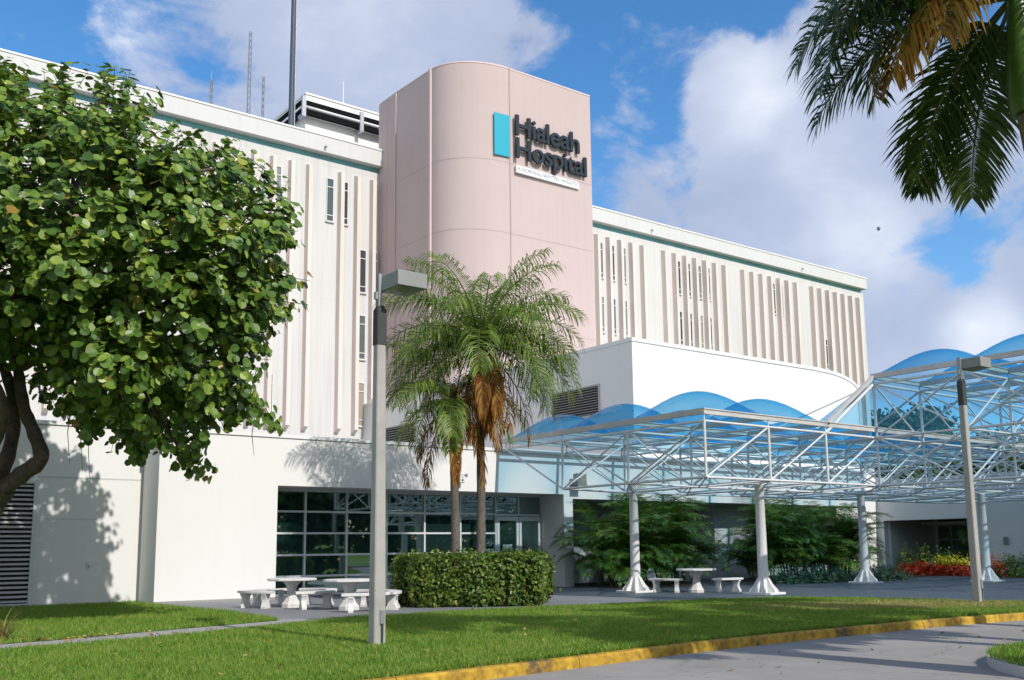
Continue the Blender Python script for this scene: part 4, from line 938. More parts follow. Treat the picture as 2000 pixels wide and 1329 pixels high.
# ------------------------------------------------------------------ queen palms in the hedge
def trunk_mesh(m, pts, r0, r1, rings, rg, n=14):
    P = catmull(pts, 10); k = len(P); rad = []
    for i in range(k):
        t = i/(k-1); rad.append((r0+(r1-r0)*t)*(1+0.05*math.sin(t*rings*math.pi*2)+rg.uniform(-.025, .025)))
    rad[0] *= 1.35; rad[1] *= 1.15
    m.tube(P, rad, n); return P
def queen_palm(label, base, height, crown_scale, nf, seed, top=None, fixed=(), dead=()):
    rg = random.Random(seed); t = thing('queen_palm', label, 'palm tree', base, 0, 'queen palms rising from the hedge')
    top = Vector(top) if top is not None else Vector((base[0], base[1], height))
    b = Vector(base); m = MB()
    trunk_mesh(m, [b, b.lerp(top, 0.35)+Vector((0.03, 0, 0)), b.lerp(top, 0.7), top], 0.138, 0.105, 16, rg); m.build('trunk', 'palmbark', t)
    m = MB(); m.lathe((top.x, top.y, top.z-0.5), [(0.11, 0), (0.20, 0.2), (0.19, 0.6), (0.13, 0.95), (0.05, 1.25)], 12)
    for q in range(26):
        a = rg.uniform(0, 2*math.pi); z = rg.uniform(-0.45, 0.3); d = Vector((math.cos(a), math.sin(a), 0))
        m.tube([top+Vector((0, 0, z))+d*0.13, top+Vector((0, 0, z+0.25))+d*rg.uniform(0.25, 0.38)], [0.035, 0.012], 5)
    m.build('leaf_base', 'boots', t)
    lm, rm, dl, dr = MB(), MB(), MB(), MB()
    specs = list(fixed)
    for i in range(nf):
        lev = i/max(1, nf-1)
        az = i*2.39996+rg.uniform(-.25, .25); e0 = R(82)-R(88)*lev+R(rg.uniform(-8, 8)); specs.append((az, e0, rg.uniform(2.7, 3.2)*(1.06-0.12*lev), R(72)+R(52)*lev*rg.uniform(.8, 1.2)))
    for az, e0, L, dr_ in specs:
        frond(lm, rm, top+Vector((math.cos(az)*0.1, math.sin(az)*0.1, 0.28)), az, e0, L*crown_scale, dr_, 64, 0.80*crown_scale, 0.030, 0.85, rg, 0.028, 0.10, 1.0, 0.25, 0.55)
    for az, e0, L, dr_, dens in dead:
        frond(dl, dr, top+Vector((math.cos(az)*0.16, math.sin(az)*0.16, -0.05)), az, e0, L*crown_scale, dr_, dens, 0.62*crown_scale, 0.036, 1.4, rg, 0.026, 0.10, 0.45, 0.0, 0.4, 0.6)
    lm.build('crown', 'queen', t); rm.build('frond_stem', 'petiole', t)
    if dead: dl.build('dead_frond', 'queendead', t); dr.build('dead_frond_stem', 'boots', t)
    return t
qa, qb = ony(937, 1095, 22.9), ony(889, 1092, 23.1)
qat, qbt = ony(939, 690, 22.9), ony(886, 800, 23.1)
AW = math.atan2(-qa.y, -qa.x)      # towards the camera
AR = AW+R(90)                      # towards the right of the picture
queen_palm('tall queen palm with full green crown and a broad curtain of brown dead fronds', (qa.x, qa.y, 0), qat.z, 1.12, 28, 5, (qat.x, qat.y, qat.z),
           fixed=((AR+.1, R(60), 3.1, R(108)), (AR+math.pi, R(64), 3.1, R(112)), (AR+math.pi-.2, R(78), 3.1, R(80)), (AR-.1, R(82), 3.1, R(62)), (AR+.2, R(45), 3.0, R(105)), (AR+.15, R(4), 3.0, R(88)), (AR-.25, R(12), 3.1, R(96)), (AR+math.pi-.1, R(6), 3.0, R(90)), (AR+math.pi+.35, R(14), 3.1, R(98)), (AR+.6, R(-8), 2.9, R(72)), (AR+math.pi-.6, R(-6), 2.9, R(76)), (AR, R(18), 2.7, R(105)), (AR+math.pi, R(25), 2.8, R(120)), (AR-.3, R(-5), 2.6, R(80)), (AR+math.pi+.3, R(0), 2.7, R(85)), (AW+math.pi, R(80), 2.7, R(60)), (AR+.5, R(38), 2.8, R(118)), (AR+math.pi-.4, R(42), 2.8, R(120))),
           dead=((AW+.02, R(8), 2.3, R(98), 90), (AW+.35, R(0), 2.2, R(90), 80), (AW+.15, R(-30), 2.1, R(58), 80), (AW-.25, R(-45), 2.4, R(44), 60), (AW+.45, R(-42), 2.7, R(47), 44), (AW-.5, R(-38), 2.6, R(51), 40), (AW+.8, R(-35), 2.2, R(52), 46), (AW-1.5, R(10), 2.2, R(98), 40), (AW+.3, R(-55), 2.2, R(33), 60), (AW+.05, R(-50), 1.8, R(38), 60), (AR+.2, R(-20), 2.6, R(68), 34)))
queen_palm('shorter queen palm with a small sparse crown and hanging brown fronds', (qb.x, qb.y, 0), qbt.z, 0.84, 8, 8, (qbt.x, qbt.y, qbt.z),
           fixed=((AR+math.pi, R(45), 2.6, R(115)), (AR+math.pi+.3, R(-10), 2.5, R(75)), (AR, R(-8), 2.5, R(75)), (AW, R(-12), 2.3, R(70))),
           dead=((AR+math.pi+.2, R(-15), 2.0, R(70), 46), (AW+.1, R(-45), 2.6, R(44), 56), (AR+math.pi-.5, R(-40), 2.7, R(49), 48), (AW+1.2, R(-38), 2.8, R(52), 46), (AR+.3, R(-35), 1.9, R(50), 40)))

# ------------------------------------------------------------------ clipped hedge round the palms
HC = (15.62, 22.55); HR = 2.03; HH = 1.27
hd = thing('clipped_hedge', 'dense clipped green hedge bed round the foot of the two queen palms', 'hedge', (HC[0], HC[1], 0))
def hedge_r(a):
    c, s = abs(math.cos(a-AW)), abs(math.sin(a-AW)); return HR/((c**3.2+(s)**3.2)**(1/3.2))*(0.92 if c > .9 else 1)
m = MB(); ring_ = [(HC[0]+(hedge_r(2*math.pi*i/40)-0.16)*math.cos(2*math.pi*i/40), HC[1]+(hedge_r(2*math.pi*i/40)-0.16)*math.sin(2*math.pi*i/40)) for i in range(40)]
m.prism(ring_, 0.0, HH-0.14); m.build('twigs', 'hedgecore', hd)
nr = 15000; A = rng.uniform(0, 2*np.pi, nr); topm = rng.uniform(size=nr) < 0.34
rad = np.array([hedge_r(a) for a in A])
bump = 1+0.04*np.sin(A*9+1)+0.03*np.sin(A*17)
rr = np.where(topm, rad*np.sqrt(rng.uniform(0, 1, nr)), rad*bump+rng.normal(0, 0.05, nr)+(rng.uniform(size=nr) < .04)*rng.uniform(0, .16, nr))
zz = np.where(topm, HH+0.035*np.sin(A*7+rr*4)+rng.normal(0, 0.035, nr)+(rng.uniform(size=nr) < .05)*rng.uniform(0, .18, nr), rng.uniform(0.02, HH, nr))
rr = np.where(~topm & (zz < 0.3), rr*(0.93+0.07*zz/0.3), rr)
rr = np.where(~topm & (zz > HH-0.15), rr*(1-0.05*(zz-HH+0.15)/0.15), rr)
Pq = np.stack([HC[0]+rr*np.cos(A), HC[1]+rr*np.sin(A), zz], 1)
Nq = np.stack([np.cos(A), np.sin(A), 0*A+0.35], 1); Nq[topm] = (0, 0, 1); Nq = Nq+rng.normal(0, 0.55, Nq.shape)
V, Fc = leaves(Pq, Nq, rng.uniform(0.07, 0.13, nr), [(-0.5, 0), (-0.15, -0.3), (0.3, -0.24), (0.5, 0), (0.3, 0.24), (-0.15, 0.3)], 0.1, rng)
np_mesh('foliage', V, Fc, 'hedge', hd)

# ------------------------------------------------------------------ sea grape tree
DT = 20.8
crown_poly = [(-20, 110), (40, 125), (95, 150), (128, 108), (150, 140), (205, 112), (222, 130), (250, 150), (300, 205), (330, 250), (392, 280), (440, 285), (480, 312), (525, 325), (565, 372), (545, 400), (560, 435), (590, 440), (560, 475), (540, 515), (605, 545), (575, 580), (550, 600), (548, 660), (510, 690), (520, 730), (500, 770), (555, 825), (540, 858), (480, 830), (420, 838), (405, 880), (400, 960), (370, 950), (330, 905), (270, 905), (215, 850), (160, 868), (150, 830), (95, 790), (78, 715), (20, 705), (-20, 730)]
left_half = [(-160, 800), (-330, 850), (-520, 760), (-640, 600), (-660, 430), (-560, 260), (-380, 130), (-180, 70)]
poly = crown_poly+left_half
def inside(px, py, pg):
    c = False; j = len(pg)-1
    for i in range(len(pg)):
        if (pg[i][1] > py) != (pg[j][1] > py) and px < (pg[j][0]-pg[i][0])*(py-pg[i][1])/(pg[j][1]-pg[i][1])+pg[i][0]: c = not c
        j = i
    return c
def edge_dist(px, py, pg):
    best = 1e9
    for i in range(len(pg)):
        a, c = pg[i-1], pg[i]; dx, dy = c[0]-a[0], c[1]-a[1]; t = max(0, min(1, ((px-a[0])*dx+(py-a[1])*dy)/(dx*dx+dy*dy+1e-9)))
        best = min(best, math.hypot(px-a[0]-t*dx, py-a[1]-t*dy))
    return best
tb0 = onz(-75, 1228); tree = thing('sea_grape_tree', 'big spreading tree with round glossy leaves and crooked trunk before the white wall', 'tree', (tb0.x, tb0.y, 0))
rg = random.Random(42)
D = lambda px, py, d=0.0: deep(px, py, DT+d)
m = MB()
def limb(pts, r0, r1):
    P = catmull(pts, 7); k = len(P); m.tube(P, [(r0+(r1-r0)*i/(k-1))*(1+0.06*math.sin(i*1.3)+rg.uniform(-.04, .04)) for i in range(k)], 10); return P
limb([Vector((tb0.x, tb0.y, -0.1)), D(-60, 1120), D(-30, 1010), D(5, 955)], 0.34, 0.25)
limb([D(5, 955), D(45, 925), D(80, 895), D(66, 845), D(48, 800), D(38, 740), D(35, 690), D(60, 600, -.3), D(110, 480, -.5), D(160, 330, .2), D(190, 200, .4)], 0.19, 0.04)
limb([D(-10, 960), D(18, 880, .5), D(28, 810, .7), D(15, 740, .9), D(-20, 650, 1.2), D(-60, 500, 1.2), D(-90, 330, .8)], 0.17, 0.05)
limb([D(-40, 985), D(-25, 900, -.5), D(5, 820, -.8), D(-5, 760, -1.0), D(-80, 640, -1.3), D(-200, 480, -1.2)], 0.16, 0.05)
limb([D(40, 715), D(90, 690, -.3), D(150, 668, -.8), D(240, 640, -1.2), D(330, 590, -1.2), D(420, 560, -.9)], 0.14, 0.035)
limb([D(60, 610, -.3), D(160, 560, .6), D(280, 480, 1.2), D(400, 420, 1.1)], 0.12, 0.03)
limb([D(-10, 680, 1.1), D(60, 590, 2.0), D(180, 500, 2.6), D(330, 380, 2.0)], 0.12, 0.03)
limb([D(240, 640, -1.2), D(310, 700, -1.0), D(400, 760, -.6), D(480, 790, -.3)], 0.07, 0.02)
limb([D(200, 655, -1.0), D(260, 740, -1.4), D(320, 830, -1.2), D(365, 900, -.8)], 0.07, 0.018)
limb([D(90, 500, -.5), D(190, 420, -1.6), D(320, 350, -1.8), D(420, 330, -1.2)], 0.10, 0.025)
limb([D(-60, 500, 1.2), D(-200, 400, 1.8), D(-380, 330, 1.5)], 0.12, 0.03)
limb([D(-80, 640, -1.3), D(-260, 620, -1.5), D(-450, 560, -1.2)], 0.13, 0.03)
for px, py, l in ((165, 850, 70), (180, 865, 90), (140, 845, 60), (350, 740, 60), (500, 850, 40)):
    a = D(px, py-60); m.tube([a, D(px-8, py), D(px-4, py+l)], [0.012, 0.009, 0.004], 5)
trunk_o = m.build('trunk', 'bark', tree)
Ps, Ns, Sz = [], [], []; tw = MB()
ctr = deep(120, 520, DT)
def pick(emin):
    while True:
        if rg.random() < 0.64: px, py = rg.uniform(-20, 610), rg.uniform(100, 965)
        else: px, py = rg.uniform(-660, -20), rg.uniform(60, 860)
        if not inside(px, py, poly): continue
        e = edge_dist(px, py, poly)
        if e < emin and px > -60: continue
        T = 3.6*(1-math.exp(-(e+8)/95)); u = rg.uniform(-1, 1); u = math.copysign(abs(u)**0.55, u)
        return deep(px, py, DT+u*T), py
def spray(c, py, cc):
    out = (c-ctr).normalized(); loc = (c-cc).normalized() if (c-cc).length > 0.05 else out
    ax = (out*0.6+loc*0.5+Vector((rg.uniform(-.6, .6), rg.uniform(-.6, .6), rg.uniform(-.25, .6)))).normalized()
    if py > 760: ax = (ax+Vector((0, 0, -0.7))).normalized()
    k = rg.randint(6, 9); ln = rg.uniform(0.28, 0.58)
    tw.tube([c-ax*ln*0.75, c+ax*ln*0.55], [0.010, 0.004], 4, cap=False)
    for q in range(k):
        t = q/(k-1)-0.5
        r = ax.orthogonal().normalized(); r.rotate(Matrix.Rotation(rg.uniform(0, 2*math.pi), 3, ax))
        Ps.append(c+ax*t*ln+r*rg.uniform(0.05, 0.16))
        Ns.append((r*0.25+ax*0.15+loc*0.55+Vector((rg.uniform(-.45, .45), rg.uniform(-.75, 0.2), rg.uniform(0.05, 0.85)))).normalized()); Sz.append(rg.triangular(0.09, 0.25, 0.185))
for _ in range(410):
    cc, py = pick(25); rr_ = rg.uniform(0.38, 0.72)
    for q in range(rg.randint(7, 10)):
        v = Vector((rg.gauss(0, 1), rg.gauss(0, 1), rg.gauss(0.25, 1))).normalized(); spray(cc+v*rr_*rg.uniform(.55, 1.0), py, cc)
for _ in range(1450):
    c, py = pick(8); spray(c, py, ctr)
tw.build('twig', 'bark', tree)
Ps, Ns, Sz = np.array([tuple(p) for p in Ps]), np.array([tuple(p) for p in Ns]), np.array(Sz)
V, Fc = leaves(Ps, Ns, Sz, ROUND, 0.14, rng); np_mesh('crown', V, Fc, 'grape', tree)

# ------------------------------------------------------------------ royal palms
def royal_palm(label, group, base, h, seed, fixed=(), nf=10, gold=()):
    rg = random.Random(seed); t = thing('royal_palm', label, 'palm tree', base, 0, group)
    b = Vector(base); m = MB()
    lx = Vector((CR.x, CR.y, 0))*0.75; m.tube([b+lx+Vector((0, 0, -.05)), b+lx+Vector((0, 0, .5)), b+lx*.9+Vector((0, 0, 1.5)), b+lx*.5+Vector((0, 0, h*.5)), b+lx*.08+Vector((0, 0, h-1.5))], [.28, .22, .195, .20, .175], 18); m.build('trunk', 'royalbark', t)
    m = MB(); m.lathe((b.x, b.y, b.z+h-1.5), [(0.185, 0), (0.215, 0.12), (0.20, 0.7), (0.15, 1.2), (0.11, 1.55), (0.05, 2.1)], 18); m.build('crownshaft', 'cshaft', t)
    lm, rm, gm, gr = MB(), MB(), MB(), MB(); top = b+Vector((0, 0, h+0.1))
    specs = list(fixed)
    for i in range(nf):
        lev = i/max(1, nf-1); specs.append((i*2.39996+rg.uniform(-.3, .3)+seed, R(78)-R(70)*lev, 3.0+rg.uniform(-.2, .3), R(70)+R(38)*lev))
    for az, e0, L, dr_ in specs: frond(lm, rm, top+Vector((math.cos(az)*.1, math.sin(az)*.1, 0)), az, e0, L, dr_, 104, 0.78, 0.036, 0.42, rg, 0.035, 0.12, 1.0, 0.12, 0.45)
    for az, e0, L, dr_ in gold: frond(gm, gr, top+Vector((math.cos(az)*.1, math.sin(az)*.1, 0)), az, e0, L, dr_, 100, 0.80, 0.038, 0.8, rg, 0.035, 0.3, 0.8, 0.05, 0.35)
    lm.build('crown', 'royal', t); rm.build('frond_stem', 'petiole', t)
    if gold: gm.build('yellowing_frond', 'royalgold', t); gr.build('frond_stem', 'petiole', t)
    return t
pc = deep(1990, 60, 12.6)
ga = math.atan2(-CR.y, -CR.x)      # towards the left of the picture
fa = math.atan2(CF.y, CF.x)        # away from the camera
rp = royal_palm('royal palm with green crownshaft and a golden drooping frond over the kerbed island', 'royal palms along the road', (pc.x+0.02, pc.y, 0), 8.35, 3,
   fixed=((ga+.05, R(6), 3.3, R(82)), (ga-.30, R(0), 3.0, R(70)), (ga+.30, R(22), 3.2, R(88)), (ga-.05, R(24), 3.2, R(95)), (ga+.15, R(13), 3.1, R(84)), (fa+.55, R(-30), 2.6, R(45)), (fa+.30, R(-25), 2.7, R(50)), (fa+.0, R(-28), 2.8, R(46)), (ga+.6, R(60), 3.1, R(70)), (ga-.1, R(62), 3.2, R(70))), nf=6, gold=((ga+.42, R(-6), 2.75, R(70)), (ga+.55, R(2), 2.3, R(80))))
lab2 = 'royal palm out of view whose long shadow falls across the road'
for k2, (x, y, z) in enumerate(((15.9, 4.0, 0), (12.8, 3.0, 0), (17.6, 2.6, 0), (20.5, 5.0, 0))):
    c = copy_tree(rp); c.location = (x, y, z); c.rotation_euler = (0, 0, R(47*k2+100)); c.scale = (1.0, 1.0, 0.9+0.06*k2); c['label'] = lab2

# ------------------------------------------------------------------ areca palms against the annex
def areca(label, base, h, spread, nf, seed, group='areca palm clumps before the annex'):
    rg = random.Random(seed); t = thing('areca_palm', label, 'palm clump', base, 0, group)
    b = Vector(base); st, lm, rm = MB(), MB(), MB()
    canes = [(rg.uniform(-.5, .5)*spread, rg.uniform(-.3, .3)*spread, rg.uniform(0.15, 0.74)*h) for _ in range(16)]
    for cx, cy, ch in canes: st.tube([b+Vector((cx*.75, cy*.75, 0)), b+Vector((cx*1.05, cy*1.05, ch))], [0.035, 0.025], 7)
    st.build('trunk', 'petiole', t)
    for i in range(int(nf*1.75)):
        cx, cy, ch = canes[i % len(canes)]; az = rg.uniform(0, 2*math.pi)
        if rg.random() < 0.55: az = AW+rg.gauss(0, 0.9)
        L = rg.uniform(1.35, 2.1)*(0.65+0.35*h/3.4); e0 = R(rg.uniform(32, 86))
        frond(lm, rm, b+Vector((cx*1.05, cy*1.05, max(0.15, ch*rg.uniform(.22, 1.0)))), az, e0, L, R(rg.uniform(60, 110)), 26, 0.62, 0.036, 0.42, rg, 0.014, 0.14, 0.85, 0.30, 0.10)
    lm.build('crown', 'areca', t); rm.build('frond_stem', 'petiole', t); return t
areca('bushy areca palm at the corner of the glazed bay, hiding the foot of the wall', (25.9, 27.7, 0), 3.7, 1.9, 64, 1)
areca('tall areca palm clump just behind the first canopy column', (27.9, 27.6, 0), 4.2, 2.3, 70, 2)
areca('areca palm clump leaning over the shaded table and passage', (29.7, 28.4, 0), 3.9, 1.9, 56, 3)
areca('yellow-tipped areca palm clump beside the thick front column', (33.6, 27.3, 0), 4.0, 1.7, 56, 4)
areca('dark dense areca palm clump between two canopy columns', (35.9, 27.0, 0), 4.2, 2.4, 66, 5)
areca('broad areca palm clump ending at the shaded porch', (38.6, 27.0, 0), 4.0, 2.4, 66, 6)
areca('small areca palm inside the porch, catching the sun', (47.3, 25.2, 0), 2.9, 1.0, 30, 9)

# ------------------------------------------------------------------ low shrubs and flowers
def shrub(name, label, cat, c, rx, ry, h, n, size, mat, group, seed):
    g = np.random.default_rng(seed); t = thing(name, label, cat, (c[0], c[1], 0), 0, group)
    d = g.normal(size=(n, 3)); d[:, 2] = np.abs(d[:, 2]); d /= np.linalg.norm(d, axis=1, keepdims=True)
    lob = 1+0.16*np.sin(d[:, 0]*7+seed)+0.14*np.sin(d[:, 1]*9+2*seed)
    r = (g.uniform(0.45, 1.03, n)**0.5*lob)[:, None]
    P = np.array([c[0], c[1], 0.02])+d*r*np.array([rx, ry, h])
    V, Fc = leaves(P, d+g.normal(0, .5, d.shape)+np.array([0, -.2, .4]), g.uniform(0.7, 1.3, n)*size, POINTY, 0.1, g); np_mesh('foliage', V, Fc, mat, t)
    m = MB()
    for k in range(9):
        a = 2*math.pi*k/9; m.tube([(c[0], c[1], 0), (c[0]+rx*.6*math.cos(a), c[1]+ry*.6*math.sin(a), h*.7)], [0.02, 0.006], 5)
    m.build('stems', 'hedgecore', t); return t
gc = 'blue-green ground cover mounds along the drive'
for i, (px, h, w) in enumerate(((1570, .5, 1.0), (1615, .62, 1.1), (1650, .6, 1.0), (1725, .68, 1.1), (1765, .62, 1.0))):
    p = onz(px, 1141-(px-1570)*0.028)
    shrub('ground_cover_mound', 'low blue-green leafy mound ' + ('below the dark arecas', 'at the drive edge, second along from the arecas', 'just before the third canopy column', 'behind the third canopy column', 'next to the red flowers at the drive edge')[i], 'shrub', (p.x+.3, p.y+.7), w, .8, h, 900, .12, 'cover', gc, 20+i)
gf = 'red and yellow bedding plants by the porch'
for i, (px, z, mat, lab, h, w) in enumerate(((1775, 0, 'redleaf', 'bright red bedding plant nearest the ground cover', .62, .55), (1800, 0, 'redleaf', 'fullest scarlet bedding plant in the row', .72, .6), (1828, 0, 'redleaf', 'red bedding plant under the white blossom', .62, .55), (1853, 0, 'redleaf', 'red bedding plant beneath yellow leaves', .58, .55), (1880, 0, 'redleaf', 'red bedding plant beside the farther lamp post', .58, .5))):
    q = onx(px, 1122, 43.6); shrub('red_bedding_plant', lab, 'flowering plant', (q.x, q.y), .55, .68, h*.8, 1100, .13, mat, gf, 40+i)
q = onx(1822, 1122, 43.7); shrub('white_flower_clump', 'little white blossom between red plants in the porch bed', 'flowers', (q.x, q.y), .3, .34, .70, 260, .10, 'whiteleaf', gf, 50)
for i, (px, lab) in enumerate(((1838, 'yellow-leaved plant by the white blossom'), (1862, 'lemon yellow leafy plant in the middle of the porch bed'), (1884, 'yellow-leaved plant beside the farther lamp post'))):
    q = onx(px, 1122, 44.15); shrub('yellow_bedding_plant', lab, 'plant', (q.x, q.y), .4, .6, .88, 620, .13, 'yelleaf', gf, 60+i)
for i, (px, lab, h) in enumerate(((1770, 'lime green bush before the porch window', 1.25), (1806, 'lime green bush at the edge of the dark porch', 1.30), (1845, 'dark green bush under the porch palm', 1.15))):
    q = onx(px, 1122, 44.6); shrub('porch_bush', lab, 'bush', (q.x, q.y), .36, .6, h, 560, .14, 'limeleaf' if i < 2 else 'areca', 'green bushes by the porch', 70+i)
for i, (px, lab) in enumerate(((1915, 'dark green bush with red tips behind the last full column'), (1965, 'round dark green bush below the wall light'), (1995, 'dark green bush at the end of the drive'))):
    p = onz(px, 1131); shrub('wall_bush', lab, 'bush', (p.x+2.2, p.y+.8), 1.0, .9, .95, 1000, .13, 'hedge' if i else 'redleaf', 'bushes along the shaded white wall', 80+i)
# spiky dry plant at the edge of the path
p = onz(4, 1252); t = thing('strap_leaf_plant', 'dry yellowish strap-leaved plant at the edge of the path', 'plant', (p.x, p.y, 0)); rg = random.Random(6); m = MB()
for i in range(70):
    a = rg.uniform(0, 2*math.pi); e = R(rg.uniform(15, 85)); L = rg.uniform(.35, .75); q = Vector((p.x+rg.uniform(-.06, .06), p.y+rg.uniform(-.06, .06), 0)); w = rg.uniform(.012, .022); pts = [q]
    for k in range(5):
        ee = e-R(70)*(k/5)**1.4; pts.append(pts[-1]+Vector((math.cos(a)*math.cos(ee), math.sin(a)*math.cos(ee), math.sin(ee)))*L/5)
    s = Vector((-math.sin(a), math.cos(a), 0)); vs = []
    for k, pp in enumerate(pts): vs += [pp-s*w*(1-k/5.2), pp+s*w*(1-k/5.2)]
    m.add(vs, [(2*k, 2*k+1, 2*k+3, 2*k+2) for k in range(5)])
m.build('foliage', 'spike', t)
m = MB(); m.lathe((p.x, p.y, -.02), [(.09, 0), (.08, .1), (.03, .16)], 9); m.build('root_crown', 'boots', t)

# ------------------------------------------------------------------ far trees beyond the site
for i, (px, py, d, w) in enumerate(((1712, 822, 98, 5.0), (1765, 806, 104, 5.0), (1812, 826, 110, 5.0), (1880, 846, 112, 5.5), (1960, 850, 118, 6), (2040, 850, 118, 6))):
    c = deep(px, py, d); g = np.random.default_rng(90+i)
    t = thing('distant_tree', ('distant green tree seen through the blue glazing near its sloping corner', 'distant rounded tree seen through the middle of the sloping blue glazing', 'distant tree seen through blue glazing beside the farther lamp post', 'distant tree behind the raised canopy and the farther lamp post', 'distant tree low behind the raised canopy past the farther lamp post', 'distant tree beyond the edge of the raised canopy')[i], 'tree', (c.x, c.y, 0), 0, 'distant trees beyond the entrance wing')
    m = MB(); m.tube([(c.x, c.y, -0.2), (c.x+.2, c.y, c.z*.6), (c.x, c.y, c.z-1)], [.4, .3, .12], 8)
    for k in range(6):
        a = k*1.05; m.tube([(c.x+.1, c.y, c.z*.5), (c.x+w*.5*math.cos(a), c.y+w*.5*math.sin(a), c.z*.75)], [.16, .05], 6)
    m.build('trunk', 'bark', t)
    n = 4200; blobs = g.normal(size=(26, 3))*np.array([w*.42, w*.42, c.z*.16])+np.array([c.x, c.y, c.z*0.72]); blobs[:, 2] = np.minimum(blobs[:, 2], c.z-.9)
    P = blobs[g.integers(0, 26, n)]+g.normal(size=(n, 3))*np.array([1.0, 1.0, .75])
    V, Fc = leaves(P, g.normal(size=(n, 3))+np.array([0, -.4, .8]), g.uniform(.25, .5, n), ROUND, .1, g); np_mesh('crown', V, Fc, 'far', t)

# ------------------------------------------------------------------ broad trees on the far side of the road (mirrored in the glazing)
g = np.random.default_rng(300)
tb_ = thing('street_tree', 'broad green street tree across the road, mirrored in the dark glazing', 'tree', (0, -34, -0.1), 0, 'street trees across the road')
m = MB(); m.tube([(0, -34, -.2), (.1, -34, 3), (0, -34, 6)], [.45, .32, .15], 9)
for k in range(6): m.tube([(0.1, -34, 3), (3.2*math.cos(k*1.05), -34+3.2*math.sin(k*1.05), 7)], [.2, .05], 6)
m.build('trunk', 'bark', tb_)
n = 5200; bl = g.normal(size=(34, 3))*np.array([3.0, 2.6, 2.3])+np.array([0, -34, 5.6]); bl[:, 2] = np.maximum(bl[:, 2], 1.2)
P = bl[g.integers(0, 34, n)]+g.normal(size=(n, 3))*np.array([1.1, 1.1, .9])
V, Fc = leaves(P, g.normal(size=(n, 3))+np.array([0, 0, .8]), g.uniform(.35, .7, n), ROUND, .1, g); np_mesh('crown', V, Fc, 'far', tb_)
tb_.location.x = -42
for k in range(1, 15):
    c = copy_tree(tb_); c.location = (-42+8.6*k, -34+rnd.uniform(-4, 4), -.1); c.rotation_euler = (0, 0, rnd.uniform(0, 6)); s_ = rnd.uniform(.9, 1.3); c.scale = (s_, s_, s_)

# ------------------------------------------------------------------ lawn blades, fallen leaves, balloon
def in_poly_np(P, poly):
    x, y = P[:, 0], P[:, 1]; c = np.zeros(len(P), bool); j = len(poly)-1
    for i in range(len(poly)):
        xi, yi = poly[i]; xj, yj = poly[j]
        with np.errstate(divide='ignore', invalid='ignore'):
            c ^= ((yi > y) != (yj > y)) & (x < (xj-xi)*(y-yi)/(yj-yi+1e-12)+xi)
        j = i
    return c
def blades(name, poly, x0, x1, ya, yb, n, zz=0.012, rim=False, dry=True, hmul=1.0, mat='blade', straw=False):
    P = np.stack([rng.uniform(x0, x1, n), rng.uniform(ya, yb, n)], 1); P[:, 1] = P[:, 1] + np.interp(P[:, 0], [p[0] for p in KP], [p[1] for p in KP]) if rim else P[:, 1]
    P = P[in_poly_np(P, poly)]
    if dry:
        ca, sa = math.cos(R(-28)), math.sin(R(-28)); ux, uy = P[:, 0]-22.6, P[:, 1]-13.6
        dd = np.hypot((ux*ca+uy*sa)/5.0, (-ux*sa+uy*ca)/1.9)+0.16*np.sin(P[:, 0]*2.3)*np.sin(P[:, 1]*3.1)+rng.normal(0, .14, len(P))
        P = P[dd < 0.95] if straw else P[(dd > 0.9) | (rng.uniform(size=len(P)) < 0.10)]
    n = len(P); a = rng.uniform(0, 2*np.pi, n)
    cl = 0.6+0.4*np.sin(P[:, 0]*3.1)*np.sin(P[:, 1]*2.7+P[:, 0]); h = rng.uniform(0.035, 0.075, n)*(0.8+0.4*cl)*hmul; w = rng.uniform(0.006, 0.011, n)
    lean = rng.normal(0, 0.5, (n, 2))*h[:, None]
    s = np.stack([np.cos(a), np.sin(a)], 1)*w[:, None]
    V = np.empty((n, 3, 3)); V[:, 0, :2] = P-s; V[:, 1, :2] = P+s; V[:, 0, 2] = V[:, 1, 2] = zz-0.004; V[:, 2, :2] = P+lean; V[:, 2, 2] = zz+h
    o = np_mesh(name, V.reshape(-1, 3), np.arange(3*n).reshape(-1, 3), mat); return tag(o, kind='stuff')
tag(blades('grass', lawn_front, 0.5, 26.4, 10.0, 20, 345000), 'short mown lawn grass between the kerb and the patio', 'grass')
tag(blades('grass', lawn_front, 15, 26.4, 10.2, 20, 120000, hmul=.75, mat='dryblade', straw=True), 'dry straw-coloured grass round the farther lamp post', 'grass')
tag(blades('grass', lawn_front, 0.5, 26.2, 0.004, 0.12, 6500, rim=True, dry=False, hmul=1.45), 'ragged grass overhanging the yellow kerb', 'grass')
tag(blades('grass', lawn_side, -4, 9.4, 16, 30.3, 130000, hmul=1.15), 'shaded grass between the path and the white side wall', 'grass')
tag(blades('grass', inner, 10.9, 20, 1.9, 7.7, 60000, -0.004, dry=False, hmul=1.3), 'grass growing on the kerbed island by the road', 'grass')
n = 260; P = np.stack([rng.uniform(2, 24, n), rng.uniform(10.9, 20, n), np.full(n, 0.06)], 1)
k1 = in_poly_np(P[:, :2], lawn_front); P = P[k1]
q = np.stack([rng.normal(4.6, 1.0, 150), rng.normal(18.6, .35, 150), np.full(150, 0.03)], 1); r_ = np.stack([rng.uniform(9, 26, 60), rng.uniform(8.0, 10.0, 60), np.full(60, -0.115)], 1); P = np.concatenate([P, q, r_])
V, Fc = leaves(P, rng.normal(0, .35, P.shape)+np.array([0, 0, 1]), rng.uniform(.025, .075, len(P)), ROUND, .15, rng)
tag(np_mesh('fallen_leaves', V, Fc, 'litter'), 'scattered yellow and brown leaves fallen on lawn and path', 'leaves', kind='stuff')
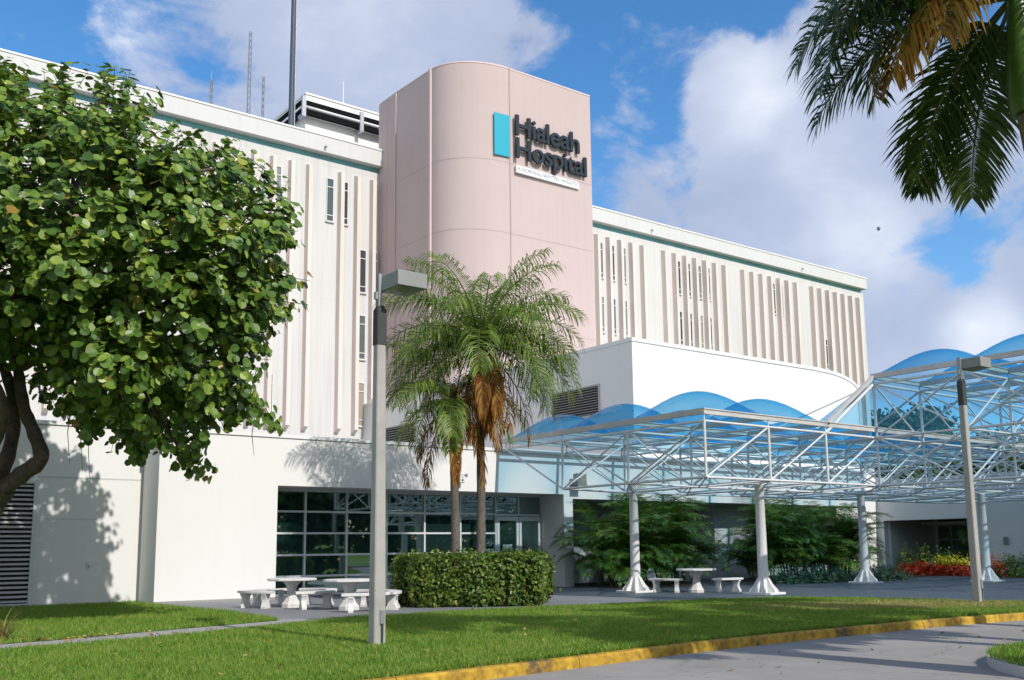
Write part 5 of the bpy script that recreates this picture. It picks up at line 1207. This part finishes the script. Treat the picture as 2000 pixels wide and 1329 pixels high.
p = deep(1716, 447, 90.0); t = thing( 'balloon', 'small round grey-blue balloon adrift in the cloudy sky',  'balloon', tuple(p))
m = MB(); m.lathe((p.x, p.y, p.z), [(0.01, -.19), (.07, -.165), (.145, -.08), (.165, .02), (.14, .11), (.08, .165), (.01, .18)], 16); m.build('skin',  'balloon', t)
m = MB(); m.lathe((p.x, p.y, p.z-.23), [(.03, 0), (.012, .03), (.01, .045)], 8); m.build('knot', 'dark', t)
# ================================================================== SUN AND SKY
SUN_EL, SUN_AZ_X = 37.5, 0.05
d = Vector((SUN_AZ_X, -1, 0)).normalized()*math.cos(R(SUN_EL)) + Vector((0, 0, math.sin(R(SUN_EL))))
su = bpy.data.lights.new('sun', 'SUN'); su.energy = 3.05; su.angle = R(0.53); su.color = (1.0, 0.95, 0.88)
so = bpy.data.objects.new('sun', su); COL.objects.link(so); so.rotation_euler = d.to_track_quat('Z', 'Y').to_euler(); so.location = (0, 0, 60)
w = bpy.data.worlds.new('World'); scene.world = w; w.use_nodes = True; nt = w.node_tree; nt.nodes.clear()
out = N(nt, 'ShaderNodeOutputWorld')
sky = N(nt, 'ShaderNodeTexSky', sky_type='NISHITA'); sky.sun_disc = False; sky.sun_elevation = R(SUN_EL); sky.sun_rotation = math.atan2(d.x, d.y)
sky.air_density = 1.0; sky.dust_density = 0.6; sky.ozone_density = 2.2; sky.altitude = 0
tc = N(nt, 'ShaderNodeTexCoord')
hs = N(nt, 'ShaderNodeHueSaturation'); hs.inputs['Saturation'].default_value = 1.30; hs.inputs['Value'].default_value = 1.05
nt.links.new(sky.outputs[0], hs.inputs['Color'])
bg1 = N(nt, 'ShaderNodeBackground'); bg1.inputs['Strength'].default_value = 0.15; nt.links.new(hs.outputs[0], bg1.inputs['Color'])
def fbm(scale, detail, rough, off, warp=0.0):
    mp = N(nt, 'ShaderNodeMapping'); mp.inputs['Location'].default_value = off; mp.inputs['Scale'].default_value = (1, 1, 1.5)
    nt.links.new(tc.outputs['Generated'], mp.inputs['Vector'])
    n = N(nt, 'ShaderNodeTexNoise'); n.inputs['Scale'].default_value = scale; n.inputs['Detail'].default_value = detail; n.inputs['Roughness'].default_value = rough; n.inputs['Distortion'].default_value = warp
    nt.links.new(mp.outputs[0], n.inputs['Vector']); return n.outputs['Fac']
def math_(op, a, b_, clamp=False):
    n = N(nt, 'ShaderNodeMath', operation=op); n.use_clamp = clamp
    for i, v in enumerate((a, b_)):
        if v is None: continue
        if isinstance(v, (int, float)): n.inputs[i].default_value = v
        else: nt.links.new(v, n.inputs[i])
    return n.outputs[0]
def blob(px, py, r):
    """Soft round mass in a fixed compass direction of the sky; r in radians."""
    c = ray(px, py).normalized()
    vm = N(nt, 'ShaderNodeVectorMath', operation='DISTANCE'); nt.links.new(tc.outputs['Generated'], vm.inputs[0]); vm.inputs[1].default_value = c
    mr = N(nt, 'ShaderNodeMapRange', interpolation_type='SMOOTHSTEP'); mr.inputs['From Min'].default_value = r; mr.inputs['From Max'].default_value = r*0.15; nt.links.new(vm.outputs['Value'], mr.inputs['Value'])
    return mr.outputs[0]
def wide(v, r):
    vm = N(nt, 'ShaderNodeVectorMath', operation='DISTANCE'); nt.links.new(tc.outputs['Generated'], vm.inputs[0]); vm.inputs[1].default_value = Vector(v).normalized()
    mr = N(nt, 'ShaderNodeMapRange', interpolation_type='SMOOTHSTEP'); mr.inputs['From Min'].default_value = r; mr.inputs['From Max'].default_value = r*0.3; nt.links.new(vm.outputs['Value'], mr.inputs['Value'])
    return mr.outputs[0]
def total(lst):
    s = None
    for (px, py, rp, wgt) in lst:
        v = math_('MULTIPLY', blob(px, py, rp/F_), wgt); s = v if s is None else math_('ADD', s, v)
    return s
mass = total([(560, 60, 300, .75), (820, 60, 330, 1.0), (1000, 90, 170, .5), (680, 230, 200, .5), (1240, 90, 90, .22), (1200, 210, 110, .42), (1265, 360, 120, .36), (230, 25, 170, .45),
              (1440, 190, 130, .95), (1560, 210, 230, .8), (1640, 300, 320, 1.1), (1900, 160, 240, .65), (1480, 390, 230, .62), (1700, 470, 190, .75), (1310, 430, 170, .22), (1900, 300, 200, .5),
              (1760, 640, 170, .6), (1880, 680, 150, .7), (1980, 640, 90, .7), (1975, 530, 80, .3), (-500, 200, 500, .8), (2500, 300, 500, .9), (-900, 700, 500, .7), (2300, 800, 400, .6)])
# unseen bright cloud banks added behind and beside the viewer, to fill shaded faces
bank = None
for v, r in (((-1, .1, .35), .75), ((-.7, -.7, .5), .8), ((.2, -1, .75), .8), ((.9, -.5, .4), .7)):
    q = wide(v, r); bank = q if bank is None else math_('MAXIMUM', bank, q)
mass = math_('ADD', mass, math_('MULTIPLY', bank, 1.2))
n1 = fbm(7.5, 11, 0.60, (3.1, 0.7, 1.9), 0.25); n2 = fbm(2.2, 6, 0.5, (7.7, 2.2, 0.3))
nn = math_('ADD', math_('MULTIPLY', n1, 2.5), math_('MULTIPLY', n2, 0.55))
dens = math_('ADD', math_('MULTIPLY', mass, 0.70), math_('SUBTRACT', nn, 1.66))
dr = N(nt, 'ShaderNodeMapRange', interpolation_type='SMOOTHSTEP'); dr.inputs['From Min'].default_value = 0.02; dr.inputs['From Max'].default_value = 0.44; nt.links.new(dens, dr.inputs['Value'])
# cloud body: greyer where thick, white where thin and at the sunny tops
bright = total([(1420, 190, 150, .5), (1520, 160, 130, .35), (800, 20, 260, .35), (1930, 650, 120, .8), (1700, 470, 170, .45), (1215, 205, 120, .3), (230, 25, 150, .5), (1600, 330, 130, .3), (1900, 130, 200, .25)])
n3 = fbm(7.0, 7, 0.55, (1.3, 5.1, 2.4), 0.2)
bright = math_('ADD', bright, math_('MULTIPLY', bank, .85))
bb = math_('ADD', bright, math_('MULTIPLY', math_('SUBTRACT', n3, 0.5), 1.5))
cr = ramp(nt, [(0.0, (0.36, 0.42, 0.57)), (0.4, (0.47, 0.53, 0.68)), (0.75, (0.68, 0.73, 0.84)), (1.0, (0.86, 0.89, 0.94))])
nt.links.new(math_('ADD', math_('MULTIPLY', bb, 0.75), 0.22, True), cr.inputs['Fac'])
bg2 = N(nt, 'ShaderNodeBackground'); bg2.inputs['Strength'].default_value = 0.95; nt.links.new(cr.outputs['Color'], bg2.inputs['Color'])
mx = N(nt, 'ShaderNodeMixShader'); nt.links.new(math_('MULTIPLY', dr.outputs[0], 0.93), mx.inputs['Fac']); nt.links.new(bg1.outputs[0], mx.inputs[1]); nt.links.new(bg2.outputs[0], mx.inputs[2])
nt.links.new(mx.outputs[0], out.inputs['Surface'])
w.cycles.sampling_method = 'MANUAL'; w.cycles.sample_map_resolution = 512

vs_ = scene.view_settings; vs_.view_transform = 'Standard'; vs_.look = 'None'; vs_.exposure = 0.30; vs_.gamma = 1.0
scene.display_settings.display_device = 'sRGB'
scene.render.engine = 'CYCLES'
cy = scene.cycles; cy.max_bounces = 8; cy.transparent_max_bounces = 24; cy.diffuse_bounces = 3; cy.glossy_bounces = 3; cy.transmission_bounces = 4
cy.caustics_reflective = False; cy.caustics_refractive = False; cy.sample_clamp_indirect = 6; cy.use_denoising = True
try: cy.denoiser = 'OPENIMAGEDENOISE'
except Exception: pass
scene.render.resolution_x, scene.render.resolution_y = 1024, 680
bpy.context.view_layer.update()
